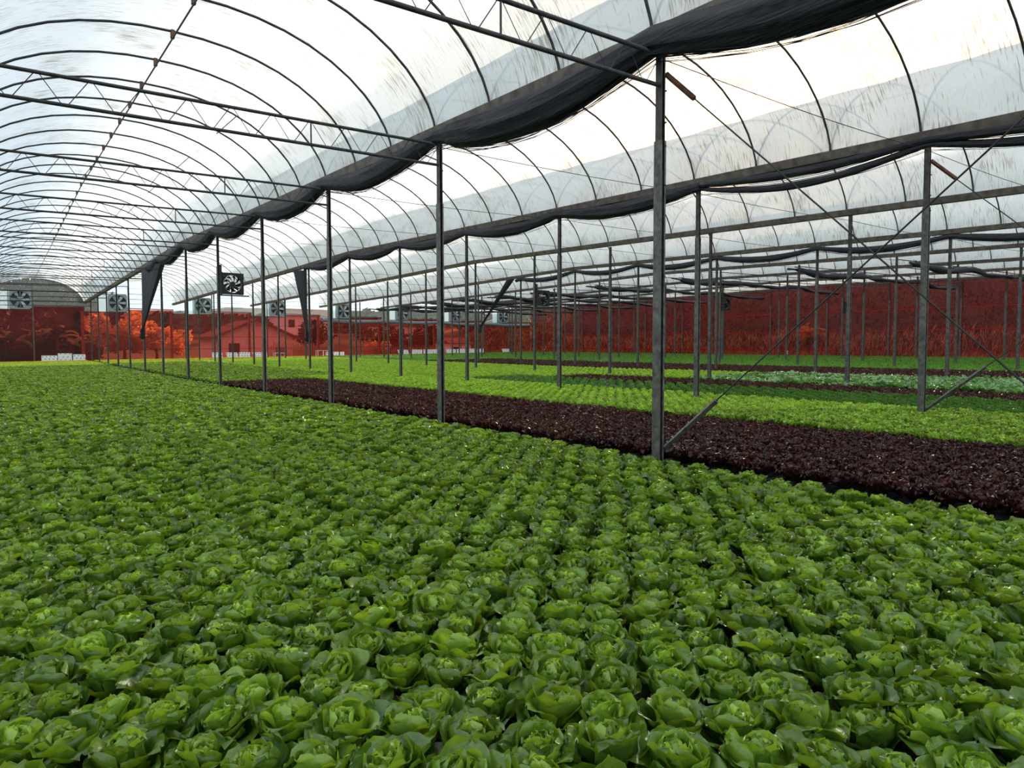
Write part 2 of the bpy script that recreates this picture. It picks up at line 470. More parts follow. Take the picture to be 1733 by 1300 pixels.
# ------------------------------------------------------------------ trusses
def truss(r, k, cache={}):
    X, Y = rowx(r), posty(k)
    if 'a' not in cache:
        w = BAY - .09
        s = .0219
        cache['a'] = MB().tube([(.045, 0, .01), (w + .045, 0, .01 + s * w)], .024, 6).mesh('top_chord', 'dark_steel', True)
        cache['b'] = MB().tube([(.045, 0, -.33), (w + .045, 0, -.33 + s * w)], .024, 6).mesh('bottom_chord', 'dark_steel', True)
        web = MB(); x = .13
        while x < w - .35:
            web.tube([(x, 0, .01 + s * x), (x + .24, 0, -.33 + s * x)], .0055, 4); web.tube([(x + .29, 0, -.33 + s * x), (x + .52, 0, .01 + s * x)], .0055, 4)
            x += .562
        web.tube([(3.42 + 1.2, 0, .09), (3.42 + 1.2, 0, -.25)], .012, 5)
        cache['c'] = web.mesh('web_rods', 'dark_steel')
    t = thing('roof_truss', f'flat zigzag steel roof truss, {ordn(k + 1)} from the camera {side(r)}', 'truss', (X, Y + .0, zt(X, Y)), group='roof trusses ' + side(r))
    link('top_chord', cache['a'], t); link('bottom_chord', cache['b'], t); link('web_rods', cache['c'], t)
for k in range(0, 13): truss(0, k)
for r in (5, 6, 7):
    for k in range(1, 13):
        pr = proj(rowx(r), posty(k), 4)
        if pr[0] < 1750: truss(r, k)
# thin tie wires across the other bays
for r in (1, 2, 3, 4):
    for k in range(0, 12):
        X, Y = rowx(r), posty(k)
        if proj(X, Y, 4)[0] > 1760: continue
        pts = [(X + BAY * i / 6, Y, zt(X + BAY * i / 6, Y) - .03 - .05 * math.sin(PI * i / 6)) for i in range(7)]
        tag(obj('tie_wire', MB().tube(pts, .0065 if r < 3 else .008, 4), 'wire'), f'thin tie wire from post to post, {ordn(k + 1)} from the camera {side(r)}', 'wire', 'tie wires ' + side(r))

# ridge purlins
m = MB(); pts = [(2.66, y, zt(2.66, y) - .0219 * 0 + ZG + arcz((2.66 + .75) / BAY) - .045 - .075) for y in (YS, Y0, YK, 48, YE)]
pl = thing('ridge_purlin', 'long straight purlin under the crown of the hoops over the nearest bay', 'purlin')
obj('pipe', MB().tube(pts, .016, 6), 'dark_steel', pl)
for y in ARCHY:
    if 8 < y < 45:
        z = zt(rowx(0), y) + ZG + arcz(.498) + .0219 * 3.41
        obj('clamp', MB().box(2.63, 2.69, y - .04, y + .04, z - .12, z + .02), 'rusty_steel', pl)
for r in range(0, 4):
    n = 0
    for k in range(0, 12):
        for u, on in ((.5, r > 0), (.78, r == 0 and k > 1)):
            if not on: continue
            X = rowx(r); y0 = AY0 + SP * (3 * k + 1); y1 = y0 + SP * 1.0
            a = (X + BAY * u, y0 - .1, zt(X, y0) + ZG + arcz(u) + .0219 * BAY * u - .04); b = (X + BAY * u, y1 + .1, zt(X, y1) + ZG + arcz(u) + .0219 * BAY * u - .04)
            if proj(*a)[0] > 1740 or proj(*a)[2] < 0: continue
            n += 1
            tag(obj('hoop_spacer', MB().tube([a, b], .012, 5), 'dark_steel'), f'short spacer pipe joining two hoops, {ordn(n)} from the camera {side(r)}', 'pipe', 'hoop spacers ' + side(r))

# X bracing
def brace(name, a, b, label, stub=.75):
    a, b = Vector(a), Vector(b); d = (b - a).normalized()
    t = thing(name, label, 'brace')
    obj('angle_stub', MB().tube([a, a + d * stub], .032, 4), 'galvanised' if a.z < b.z else 'rusty_steel', t)
    obj('cable', MB().tube([a + d * stub, b], .0085, 5), 'wire', t)
for r in (1, 2):
    X = rowx(r) + .06
    ya, yb = posty(0) - .03, posty(-1) + .05
    w = 'to the right from the nearest post of the ' + ('first' if r == 1 else 'second') + ' row'
    brace('bracing_cable', (X, ya, zt(X, ya) - .20), (X, yb, zb(X, yb) - .27), 'diagonal bracing cable sloping down ' + w, .55)
    brace('bracing_cable', (X, ya, zb(X, ya) + .05), (X, yb, zt(X, yb) - .33), 'diagonal bracing cable rising ' + w, .95 if r == 1 else 1.2)

# ------------------------------------------------------------------ lettuces
def leaf(m, az, r0, th0, th1, Ln, Wd, cup, ruffle=0, rf=5, nu=4, nv=5, tone=0, z0=0, tipcurl=0, rng=random):
    ca, sa = math.cos(az), math.sin(az)
    r, z = r0, z0
    base = len(m.v)
    ph = rng.random() * 6.28
    lean = rng.uniform(-.12, .12)
    vp = 0
    for j in range(nv + 1):
        v = 1 - (1 - j / nv) ** 1.35
        th = th0 + (th1 - th0) * v + tipcurl * max(0, v - .7) * 3
        if j: r += math.sin(th) * Ln * (v - vp); z += math.cos(th) * Ln * (v - vp)
        vp = v
        # blade outline: narrow stalk, broad blade with a round tip
        w = Wd * (.24 + .76 * math.sin(min(1, v / .58) * PI / 2)) * (math.sqrt(max(0, 1 - ((v - .6) / .4) ** 2)) if v > .6 else 1)
        w = max(w, Wd * .16)
        nx, nz = -math.cos(th), math.sin(th)
        for i in range(nu + 1):
            u = -1 + 2 * i / nu
            off = cup * w * (1 - math.cos(u * 1.25)) + ruffle * (abs(u) ** 1.5 + .25 * v) * math.sin(rf * v * 3 + u * rf + ph) * (.3 + v)
            t = w * math.sin(u * 1.25) / math.sin(1.25) + lean * v * Ln * .4
            rr = r + nx * off; zz = z + nz * off + ruffle * .5 * math.sin(rf * u * 1.7 + ph * 2 + v * 4) * v - (.05 * Wd * abs(u) if j == nv else 0)
            m.v.append((rr * ca - t * sa, rr * sa + t * ca, zz)); m.t.append(min(1, max(0, tone + .12 * (v - .5) + rng.uniform(-.05, .05))))
    for j in range(nv):
        for i in range(nu):
            a = base + j * (nu + 1) + i
            m.f.append((a, a + 1, a + nu + 2, a + nu + 1)); m.m.append(m.cm)
def R(a): return math.radians(a)
def butter_outer(seed, nu, nv, n1=9, n2=7):
    rg = random.Random(seed); m = MB()
    for i in range(n1):
        leaf(m, 2 * PI * i / n1 + rg.uniform(-.3, .3), .014, R(rg.uniform(30, 56)), R(rg.uniform(8, 78)), rg.uniform(.13, .165), rg.uniform(.054, .072), .50, .008, 4, nu, nv, rg.uniform(.05, .4), tipcurl=rg.uniform(-.4, 1.5), rng=rg)
    for i in range(n2):
        leaf(m, 2 * PI * (i + .5) / n2 + rg.uniform(-.35, .35), .014, R(rg.uniform(20, 44)), R(rg.uniform(-8, 44)), rg.uniform(.115, .145), rg.uniform(.050, .066), .65, .007, 4, nu, nv, rg.uniform(.15, .6), z0=.014, tipcurl=rg.uniform(-1.0, 1.6), rng=rg)
    return m
def butter_heart(seed, nu, nv, n1=6, n2=6):
    rg = random.Random(seed + 99); m = MB()
    for i in range(n1):
        leaf(m, 2 * PI * i / n1 + rg.uniform(-.4, .4), .018, R(rg.uniform(14, 30)), R(rg.uniform(-30, 8)), rg.uniform(.105, .13), rg.uniform(.040, .054), .75, .008, 5, nu, nv, rg.uniform(.05, .6), z0=.02, tipcurl=rg.uniform(-.8, 1.4), rng=rg)
    for i in range(n2):
        leaf(m, 2 * PI * (i + .4) / n2 + rg.uniform(-.4, .4), .012, R(rg.uniform(2, 16)), R(rg.uniform(-34, 10)), rg.uniform(.09, .118), rg.uniform(.026, .040), .6, .009, 6, nu, nv, rg.uniform(.4, 1), z0=.03, tipcurl=rg.uniform(-.8, 1.4), rng=rg)
    return m
def merge(a, b):
    n = len(a.v); a.v += b.v; a.t += b.t; a.f += [tuple(i + n for i in f) for f in b.f]; a.m += [1] * len(b.f); return a
def curly(seed, nu, nv, n, size=.15, h=(20, 60), ruf=.014, wd=.052):
    rg = random.Random(seed); m = MB()
    for i in range(n):
        f = i / n
        leaf(m, i * 2.4 + rg.uniform(-.3, .3), .01, R(h[0] * (1 - f) + 8), R(h[1] * (1 - f) - 10 * f), size * (.95 - .2 * f) * rg.uniform(.9, 1.1), wd * size / .15, .35, ruf, 9, nu, nv, .15 + .6 * f + rg.uniform(-.15, .15), z0=.02 * f, rng=rg)
    return m
def crisp(seed, nu, nv, n):
    rg = random.Random(seed); m = MB()
    for i in range(n):
        f = i / n
        leaf(m, i * 2.4, .008, R(58 * (1 - f) + 10), R(75 * (1 - f) - 25), .15 * (1 - .15 * f), .048, .5, .010, 7, nu, nv, .1 + .6 * f, z0=.015 * f, rng=rg)
    return m
def broad(seed, nu, nv, n):
    rg = random.Random(seed); m = MB()
    for i in range(n):
        f = i / n
        leaf(m, i * 2.4 + rg.uniform(-.3, .3), .01, R(rg.uniform(20, 38)), R(rg.uniform(45, 110) * (1 - .5 * f)), rg.uniform(.20, .30), rg.uniform(.055, .08), .35, .012, 4, nu, nv, .1 + .6 * f + rg.uniform(-.1, .1), tipcurl=.5, rng=rg)
    return m
def young(seed, nu, nv, n):
    rg = random.Random(seed); m = MB()
    for i in range(n):
        f = i / n
        leaf(m, i * 2.4 + rg.uniform(-.3, .3), .006, R(rg.uniform(25, 45)), R(rg.uniform(10, 70)), rg.uniform(.09, .13), rg.uniform(.026, .038), .4, .005, 6, nu, nv, .2 + .6 * f, rng=rg)
    return m

def instancer(name, pts, protos, label, cat):
    """one 'stuff' object: a cloud of plant positions that carries the plants by geometry nodes"""
    me = bpy.data.meshes.new(name)
    me.from_pydata([p[:3] for p in pts], [], [])
    a = me.attributes.new('rot', 'FLOAT_VECTOR', 'POINT'); a.data.foreach_set('vector', [c for p in pts for c in (p[5], p[6], p[3])])
    a = me.attributes.new('scl', 'FLOAT', 'POINT'); a.data.foreach_set('value', [p[4] for p in pts])
    a = me.attributes.new('idx', 'INT', 'POINT'); a.data.foreach_set('value', [p[7] for p in pts])
    o = link(name, me)
    g = bpy.data.node_groups.new(name, 'GeometryNodeTree')
    g.interface.new_socket('Geometry', in_out='INPUT', socket_type='NodeSocketGeometry'); g.interface.new_socket('Geometry', in_out='OUTPUT', socket_type='NodeSocketGeometry')
    gi = g.nodes.new('NodeGroupInput'); go = g.nodes.new('NodeGroupOutput')
    iop = g.nodes.new('GeometryNodeInstanceOnPoints'); jo = g.nodes.new('GeometryNodeJoinGeometry')
    # joined in reverse so that index 0 is the first prototype
    for p in reversed(protos):
        oi = g.nodes.new('GeometryNodeObjectInfo'); oi.inputs['Object'].default_value = p; oi.inputs['As Instance'].default_value = True
        g.links.new(oi.outputs['Geometry'], jo.inputs[0])
    def na(n, ty):
        x = g.nodes.new('GeometryNodeInputNamedAttribute'); x.data_type = ty; x.inputs[0].default_value = n
        return [s for s in x.outputs if s.enabled][0]
    er = g.nodes.new('FunctionNodeEulerToRotation'); g.links.new(na('rot', 'FLOAT_VECTOR'), er.inputs[0])
    g.links.new(gi.outputs[0], iop.inputs['Points']); g.links.new(jo.outputs[0], iop.inputs['Instance'])
    iop.inputs['Pick Instance'].default_value = True
    g.links.new(na('idx', 'INT'), iop.inputs['Instance Index']); g.links.new(er.outputs[0], iop.inputs['Rotation']); g.links.new(na('scl', 'FLOAT'), iop.inputs['Scale'])
    g.links.new(iop.outputs[0], go.inputs[0])
    md = o.modifiers.new('plants', 'NODES'); md.node_group = g
    return tag(o, label, cat, kind='stuff')

def quincunx(x0, x1, y0, y1, s):
    a = s / math.sqrt(2)
    i0, i1 = math.ceil(x0 / a), math.floor(x1 / a); j0, j1 = math.ceil(y0 / a), math.floor(y1 / a)
    for j in range(j0, j1 + 1):
        for i in range(i0, i1 + 1):
            if (i + j) % 2 == 0: yield i * a, j * a
def field(regions, s, drop, jit, sc_rng, seed):
    """plant positions kept to what the camera or one a step aside could see"""
    rg = random.Random(seed); out = []
    for x0, x1, y0, y1 in regions:
        for x, y in quincunx(x0, x1, y0, y1, s):
            pr = proj(x, y, zb(x, y))
            if pr[2] < .35 or not -450 < pr[0] < 2250 or pr[1] > 2300: continue
            X, Y = x + rg.uniform(-jit, jit), y + rg.uniform(-jit, jit)
            out.append([X, Y, zb(x, y) - drop, rg.uniform(0, 6.28), rg.uniform(*sc_rng), rg.uniform(-.2, .2), rg.uniform(-.2, .2), 0, pr])
    return out
def crop(single, plural, pts, hi, lo, label, cat, group, farlabel, lod=9.0, heart=None, n=300):
    inside = [p for p in pts if -10 < p[8][0] < 1743 and p[8][1] < 1320]
    inside.sort(key=lambda p: p[8][2])
    chosen = inside[:n]; ids = {id(p) for p in chosen}
    rg = random.Random(5)
    for p in chosen:
        k = rg.randrange(len(hi))
        o = link(single, hi[k], None, p[:3], (p[5], p[6], p[3])); o.scale = (p[4],) * 3
        tag(o, label, cat, group)
        if heart: link('heart', heart[k], o)
    rest = [p for p in pts if id(p) not in ids]
    nl = len(lo) // 2
    for p in rest: p[7] = rg.randrange(nl) + (0 if p[8][2] < lod else nl)
    protos = [bpy.data.objects.new(plural + '_form', me) for me in lo]
    instancer(plural, [p[:8] for p in rest], protos, farlabel, cat)

S = .222
# butterhead
bh_hi = [butter_outer(i, 6, 8).mesh('butterhead_lettuce', 'butterhead_leaf', True) for i in range(8)]
bh_he = [butter_heart(i, 5, 7).mesh('heart', 'butterhead_heart', True) for i in range(8)]
bh_mid = [merge(butter_outer(i + 20, 4, 4), butter_heart(i + 20, 4, 4)).mesh('bh_mid', ['butterhead_leaf', 'butterhead_heart'], True) for i in range(5)]
bh_lo = [merge(butter_outer(i + 40, 2, 3, 6, 6), butter_heart(i + 40, 2, 3, 5, 3)).mesh('bh_lo', ['butterhead_leaf', 'butterhead_heart'], True) for i in range(5)]
pts = field([(-.7, 5.93, .3, 52.8), (6.45, 9.7, 26.6, 55.8), (9.7, 12.4, 28.5, 55.8)], S, .135, .026, (1.02, 1.3), 1)
crop('butterhead_lettuce', 'butterhead_lettuces', pts, bh_hi, bh_mid + bh_lo, 'fresh green butterhead lettuce growing in the near part of the broad green field', 'lettuce', 'butterhead lettuces close to the camera', 'butterhead lettuces covering the rest of the broad green field', 10, bh_he)
# dark red
rd_hi = [curly(i, 6, 6, 20, .165, (34, 66), .019, .042).mesh('red_lettuce', 'red_leaf', True) for i in range(5)]
rd_lo = [curly(i + 9, 4, 4, 15, .165, (34, 66), .02, .042).mesh('rd', 'red_leaf', True) for i in range(4)] + [curly(i + 19, 2, 3, 11, .165, (34, 66), .022, .042).mesh('rd', 'red_leaf', True) for i in range(4)]
pts = field([(6.42, 9.82, -.5, 26.2), (17.15, 19.25, 2, 20.4)], .205, .15, .025, (1.0, 1.25), 2)
pts += field([(25.1, 31.3, 2, 44)], .26, .12, .01, (1.0, 1.2), 12)
crop('red_lettuce', 'red_lettuces', pts, rd_hi, rd_lo, 'dark red frilly lettuce in the red bed behind the near posts', 'lettuce', 'red lettuces near the first posts', 'dark red frilly lettuces filling the rest of the red beds', 14)
# light green curly
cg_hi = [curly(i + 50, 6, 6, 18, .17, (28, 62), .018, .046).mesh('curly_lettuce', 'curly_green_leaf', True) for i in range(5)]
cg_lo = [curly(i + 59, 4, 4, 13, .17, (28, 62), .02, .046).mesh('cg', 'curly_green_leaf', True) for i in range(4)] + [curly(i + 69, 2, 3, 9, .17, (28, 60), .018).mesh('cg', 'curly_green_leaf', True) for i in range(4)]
pts = field([(9.93, 13.85, 1, 28.4), (12.5, 13.9, 28.6, 62), (14.4, 17.0, 22.2, 62), (17.1, 24.2, 20.8, 66.5), (19.5, 24.6, 16.0, 20.7), (-.7, 5.93, 53, 66.6), (6.45, 12.4, 56, 66.6), (12.5, 17, 62.2, 66.6)], .215, .12, .02, (.95, 1.15), 3)  # far-end strips: lighter plants stand in for sunlight on the green crop
crop('curly_lettuce', 'curly_lettuces', pts, cg_hi, cg_lo, 'bright light green curly lettuce in the bed just beyond the red one', 'lettuce', 'curly lettuces beyond the red bed', 'bright light green curly lettuces in the rest of their beds, standing for sunlight at far ends', 16)
# dark green crisp
cr_hi = [crisp(i, 4, 4, 12).mesh('crisp_lettuce', 'crisp_green_leaf', True) for i in range(4)]
cr_lo = [crisp(i + 9, 2, 3, 10).mesh('cr', 'crisp_green_leaf', True) for i in range(4)] * 2
pts = field([(14.05, 17.0, 2, 22)], .30, .15, .01, (1.25, 1.4), 4)
crop('crisp_lettuce', 'crisp_lettuces', pts, cr_hi, cr_lo, 'mid green mounded lettuce in the dark green bed around the second row of posts', 'lettuce', 'mounded lettuces in the dark green bed', 'mounded mid green lettuces in the rest of the dark green bed', 30)
# broad glossy leaves
br_hi = [broad(i, 4, 5, 9).mesh('leafy_green', 'broad_leaf', True) for i in range(5)]
br_lo = [broad(i + 9, 2, 4, 8).mesh('br', 'broad_leaf', True) for i in range(4)] * 2
pts = field([(19.5, 24.9, 2, 15.8)], .27, .12, .03, (.9, 1.2), 5)
crop('leafy_green', 'leafy_greens', pts, br_hi, br_lo, 'broad-leaved glossy green plant in the shiny bed between two red beds', 'leafy green', 'broad-leaved greens between two red beds', 'broad-leaved glossy greens filling the rest of the shiny bed', 30)
# young plants, far beds and the far end of the third red bed
yg_hi = [young(i, 3, 4, 9).mesh('young_lettuce', 'young_leaf', True) for i in range(4)]
yg_lo = [young(i + 9, 2, 2, 7).mesh('yg', 'young_leaf', True) for i in range(4)] * 2
pts = field([(31.7, 41.6, 4, 66), (42.4, 53.2, 4, 66), (25.1, 31.3, 45, 66)], .27, .10, .03, (1.2, 1.6), 6)
crop('young_lettuce', 'young_lettuces', pts, yg_hi, yg_lo, 'small young green lettuce in the far green bed before the red side wall', 'lettuce', 'young lettuces before the red side wall', 'small young green lettuces filling the far beds and far ends', 30)

# ------------------------------------------------------------------ growing benches under the crops
def bench(x0, x1, y0, y1, label, drop=.15, pitch=None, deck='channel_shaded'):
    t = thing('growing_bench', label, 'bench', ((x0 + x1) / 2, (y0 + y1) / 2, zf((x0 + x1) / 2, (y0 + y1) / 2)), group='growing benches')
    ox, oy, oz = t.location
    m = MB(); a = .27 / math.sqrt(2) if pitch is None else pitch
    # fluted channel deck running across the house
    n = int((y1 - y0) / a); ys = []
    for i in range(n):
        y = y0 + i * a; ys += [(y, -.0), (y + a * .62, 0), (y + a * .64, -.05), (y + a * .98, -.05)]
    nx = 2 if y1 - y0 < 30 else 1
    for y, dz in ys:
        for i in range(nx + 1):
            x = x0 + .16 + (x1 - x0 - .32) * i / nx
            m.v.append((x - ox, y - oy, zb(x, y) - drop + dz - oz))
    for j in range(len(ys) - 1):
        for i in range(nx):
            b = j * (nx + 1) + i
            m.f.append((b, b + 1, b + nx + 2, b + nx + 1)); m.m.append(0)
    obj('channel_deck', m, deck, t)
    f = MB()
    for x in (x0, x1 - .04):
        for ya, yb in ((y0, min(y1, YK)), (min(y1, YK), y1)):
            if yb - ya < .1: continue
            n0 = len(f.v)
            for y in (ya, yb):
                z = zb(x, y) - drop - .08
                f.v += [(x - ox, y - oy, z - .06 - oz), (x + .04 - ox, y - oy, z - .06 - oz), (x + .04 - ox, y - oy, z + .02 - oz), (x - ox, y - oy, z + .02 - oz)]
            for i in range(4): f.f.append((n0 + i, n0 + (i + 1) % 4, n0 + 4 + (i + 1) % 4, n0 + 4 + i)); f.m.append(0)
            f.f += [(n0 + 3, n0 + 2, n0 + 1, n0), (n0 + 4, n0 + 5, n0 + 6, n0 + 7)]; f.m += [0, 0]
    obj('side_rails', f, 'galvanised', t)
    ny = max(2, int((y1 - y0) / 6) + 1)
    for x in (x0 + .15, x1 - .15):
        for i in range(ny):
            y = y0 + .2 + (y1 - y0 - .4) * i / (ny - 1)
            obj('leg', MB().box(x - .025 - ox, x + .025 - ox, y - .025 - oy, y + .025 - oy, zf(x, y) - oz, zb(x, y) - drop - .12 - oz), 'galvanised', t)
bench(-.7, 5.92, -.4, 67.75, 'long growing bench under the broad near field of green butterhead lettuce')
bench(6.42, 9.82, -1, 26.3, 'growing bench under the nearest dark red lettuce', .19)
bench(6.42, 12.5, 26.6 + 2.0, 67.75, 'growing bench under the green lettuces beyond the end of the red bed')
bench(9.9, 13.88, -.5, 28.4, 'growing bench under the nearest light green curly lettuce')
bench(14.0, 17.05, 1, 67.75, 'growing bench under the mounded dark green lettuce')
bench(17.1, 19.3, 1, 67.75, 'growing bench under the second narrow red lettuce bed', .17)
bench(19.45, 24.95, 1, 67.75, 'growing bench under the glossy broad-leaved greens')
bench(25.05, 31.4, 1, 67.75, 'growing bench under the third and farthest red bed', .13, deck='white_plastic')
bench(31.6, 41.7, 3, 67.75, 'growing bench under the young greens beyond the farthest red bed', .11)
bench(42.3, 53.3, 3, 67.75, 'growing bench under the young greens along the red side wall', .11)

# ------------------------------------------------------------------ shade cloth bundles
def bundle(m, path, rad, seed, squash=1.0, n=18, folds=7, fa=.16):
    """a gathered roll of netting: lobed section that twists along the path"""
    rg = random.Random(seed); path = [Vector(p) for p in path]; base = len(m.v)
    rr = rad if isinstance(rad, (list, tuple)) else [rad] * len(path)
    for i, p in enumerate(path):
        d = (path[min(i + 1, len(path) - 1)] - path[max(i - 1, 0)]).normalized()
        u = Vector((0, 0, 1)) if abs(d.z) < .9 else Vector((1, 0, 0))
        a = d.cross(u).normalized(); b = a.cross(d).normalized()
        for j in range(n):
            t = 2 * PI * j / n
            k = 1 + fa * math.sin(folds * t + i * .22 + seed) + fa * .7 * math.sin((folds + 4) * t - i * .35) + .12 * noise.noise(Vector((i * .25, j * .8, seed)))
            m.v.append(tuple(p + a * math.cos(t) * rr[i] * k + b * math.sin(t) * rr[i] * k * squash))
    for i in range(len(path) - 1):
        for j in range(n):
            m.f.append((base + i * n + j, base + i * n + (j + 1) % n, base + (i + 1) * n + (j + 1) % n, base + (i + 1) * n + j)); m.m.append(m.cm)
    m.f.append(tuple(base + j for j in range(n))); m.m.append(m.cm)
    m.f.append(tuple(base + (len(path) - 1) * n + j for j in reversed(range(n)))); m.m.append(m.cm)
def row_cloth(r, yend, rad, sag, seed, lift, label, hang, ystart=-4.2, dx=-.10, split=False):
    X = rowx(r) + dx
    t = thing('shade_cloth', label, 'shade cloth')
    path = []; rads = []
    y = ystart
    while y < yend:
        # phase between posts
        ks = [posty(k) for k in range(-3, 13)]
        a = max([q_ for q_ in ks if q_ <= y] or [y]); b = min([q_ for q_ in ks if q_ > y] or [y + 5])
        ph = (y - a) / (b - a)
        s = math.sin(PI * ph)
        path.append((X + .02 * math.sin(y * 2), y, zt(X, y) + lift - sag * s)); rads.append(rad * (.66 + .42 * s) * (1 if r != 1 else 1.0 if y < posty(1) - .5 else .70 if y < posty(2) else .80))
        y += .28
    m = MB()
    if split:
        half = [i for i, p in enumerate(path) if p[1] > posty(1) - .2]
        bundle(m, [path[i] for i in half], [rads[i] for i in half], seed, 1.2)
        near = [i for i, p in enumerate(path) if p[1] <= posty(1)]
        up = [(p[0], p[1], p[2] + .07 * math.sin(PI * min(1, (posty(0 if p[1] < posty(0) else 1) - p[1]) / DY)) + .02) for p in (path[i] for i in near)]
        bundle(m, up, [rads[i] * .62 for i in near], seed + 1, 1.0)
        lowp = [(p[0] + .04, p[1], p[2] - .05 - .10 * max(0, math.sin(PI * ((posty(0 if p[1] < posty(0) else 1) - p[1]) / DY)))) for p in (path[i] for i in near)]
        bundle(m, lowp, [rads[i] * .5 for i in near], seed + 2, 1.0)
        for q_ in range(9):
            w = q_ / 8
            m.tube([tuple(Vector(u).lerp(Vector(v), w) + Vector((.02 * math.sin(q_ * 3), 0, 0))) for u, v in zip(up, lowp)], .0075, 4)
    else:
        bundle(m, path, rads, seed, 1.08, 22, 8, .12)
    obj('gathered_roll', m, 'shade_cloth', t, smooth=True)
    # strands hanging off the roll
    fr = MB(); rg = random.Random(seed)
    for q_ in range(12 if r == 1 else 6):
        off = rg.uniform(-.05, .12); lo = rg.uniform(.02, .09)
        fr.tube([(p[0] + off, p[1], p[2] - rads[i] * 1.15 - lo * abs(math.sin(p[1] * .65 + q_)) + .02) for i, p in enumerate(path)][::2], .004, 3)
    obj('loose_strands', fr, 'shade_cloth', t)
    if hang:
        top, knot = hang
        hm = MB(); n = 14; P = []; RR = []
        a, b = Vector(top[0]), Vector(top[1]); kx = Vector(knot)
        base = len(hm.v); ns = 26
        for j in range(n + 1):
            v = j / n
            p0 = a.lerp(kx, v); p1 = b.lerp(kx, min(1, v * 1.04) ** .82)
            wid = (p1 - p0)
            for i in range(ns):
                tt = 2 * PI * i / ns
                c = (p0 + p1) / 2 + wid * .5 * math.cos(tt) * (1 + .05 * math.sin(tt * 9)) + Vector((1, 0, 0)) * math.sin(tt) * (.10 * (1 - v) + .045) * (1 + .3 * math.sin(11 * tt + v * 3))
                if v > .9: c += (Vector((math.cos(tt) * .0, math.cos(tt) * .03, 0)))
                hm.v.append(tuple(c))
        for j in range(n):
            for i in range(ns):
                hm.f.append((base + j * ns + i, base + j * ns + (i + 1) % ns, base + (j + 1) * ns + (i + 1) % ns, base + (j + 1) * ns + i)); hm.m.append(0)
        obj('hanging_end', hm, 'shade_cloth', t, smooth=True)
        kn = MB(); bundle(kn, [kx + Vector((0, 0, .16)), kx + Vector((-.0, .0, .04)), kx + Vector((.0, .05, -.10)), kx + Vector((0, .09, -.28)), kx + Vector((0, .08, -.36))], [.05, .11, .07, .13, .05], seed, 1)
        obj('knot', kn, 'shade_cloth', t, smooth=True)
    return t
zz = lambda X, y, d: (X, y, zt(X, y) + d)
row_cloth(1, posty(7) - 2.6, .215, .25, 3, .13, 'thick gathered dark shade cloth along the nearest gutter, its end hanging to a knot',
          ((zz(6.06, 39.2, .12), zz(6.06, 33.6, -.12)), (6.0, 39.3, CZ + 1.05)))
row_cloth(2, posty(6) + .6, .125, .20, 5, .12, 'dark shade cloth gathered along the second gutter, its end tied to a post',
          ((zz(12.9, 36.6, .12), zz(12.9, 34.9, -.02)), (12.86, 34.72, CZ + .9)), split=True, dx=-.06)
row_cloth(4, posty(6) + .5, .105, .24, 8, .05, 'thin dark shade cloth roll sagging along the fourth gutter',
          ((zz(26.5, 35.2, .10), zz(26.5, 35.9, .08)), (26.45, 38.9, CZ + 1.7)), dx=-.05, ystart=4)
# rolls lying across the far bays, on the trusses
cross = [(14.4, 33.4, 53.6, 'nearest'), (19.9, 32.7, 53.4, 'second'), (28.1, 33.4, 53.0, 'third'), (34.8, 32.4, 53.4, 'fourth'), (40.9, 32.3, 53.4, 'fifth'), (45.6, 31.6, 53.2, 'sixth'), (50.2, 31.2, 53.2, 'seventh'), (54.8, 31.0, 53.2, 'eighth'), (59.4, 30.6, 53.2, 'ninth'), (64.0, 30.0, 53.2, 'farthest')]
for i, (y, xa, xb, w) in enumerate(cross):
    path = []; rr = []; n = 60
    for j in range(n + 1):
        x = xa + (xb - xa) * j / n
        ph = ((x - rowx(5)) / BAY) % 1
        s = math.sin(PI * ph) if x > rowx(5) else 0
        rise = .16 * math.sin(j * .45 + i) * (1 if j < 14 else .3)
        path.append((x, y + .12 * math.sin(j * .5 + i), zt(x, y) - .20 - .16 * s - (.25 * (x - 45) / 8 if x > 45 else 0) + rise * .35)); rr.append((.06 if j < 3 else .17 if j < 22 else .13) * (1 + .25 * math.sin(j * .9 + i * 2)))
    m = MB(); bundle(m, path, rr, i + 20, .8, 12, 5)
    t = thing('shade_cloth', f'dark rolled shade cloth lying across the far trusses, {w} to the camera', 'shade cloth', group='shade rolls across the far bays')
    obj('gathered_roll', m, 'shade_cloth', t, smooth=True)
    m = MB(); rg = random.Random(i)
    for q_ in range(5):
        o_ = rg.uniform(-.1, .1); m.tube([(p[0], p[1] + o_, p[2] + .10 + .08 * math.sin(p[0] * 1.3 + q_)) for p in path[2:26]], .012, 4)
    obj('loose_strands', m, 'shade_cloth', t)

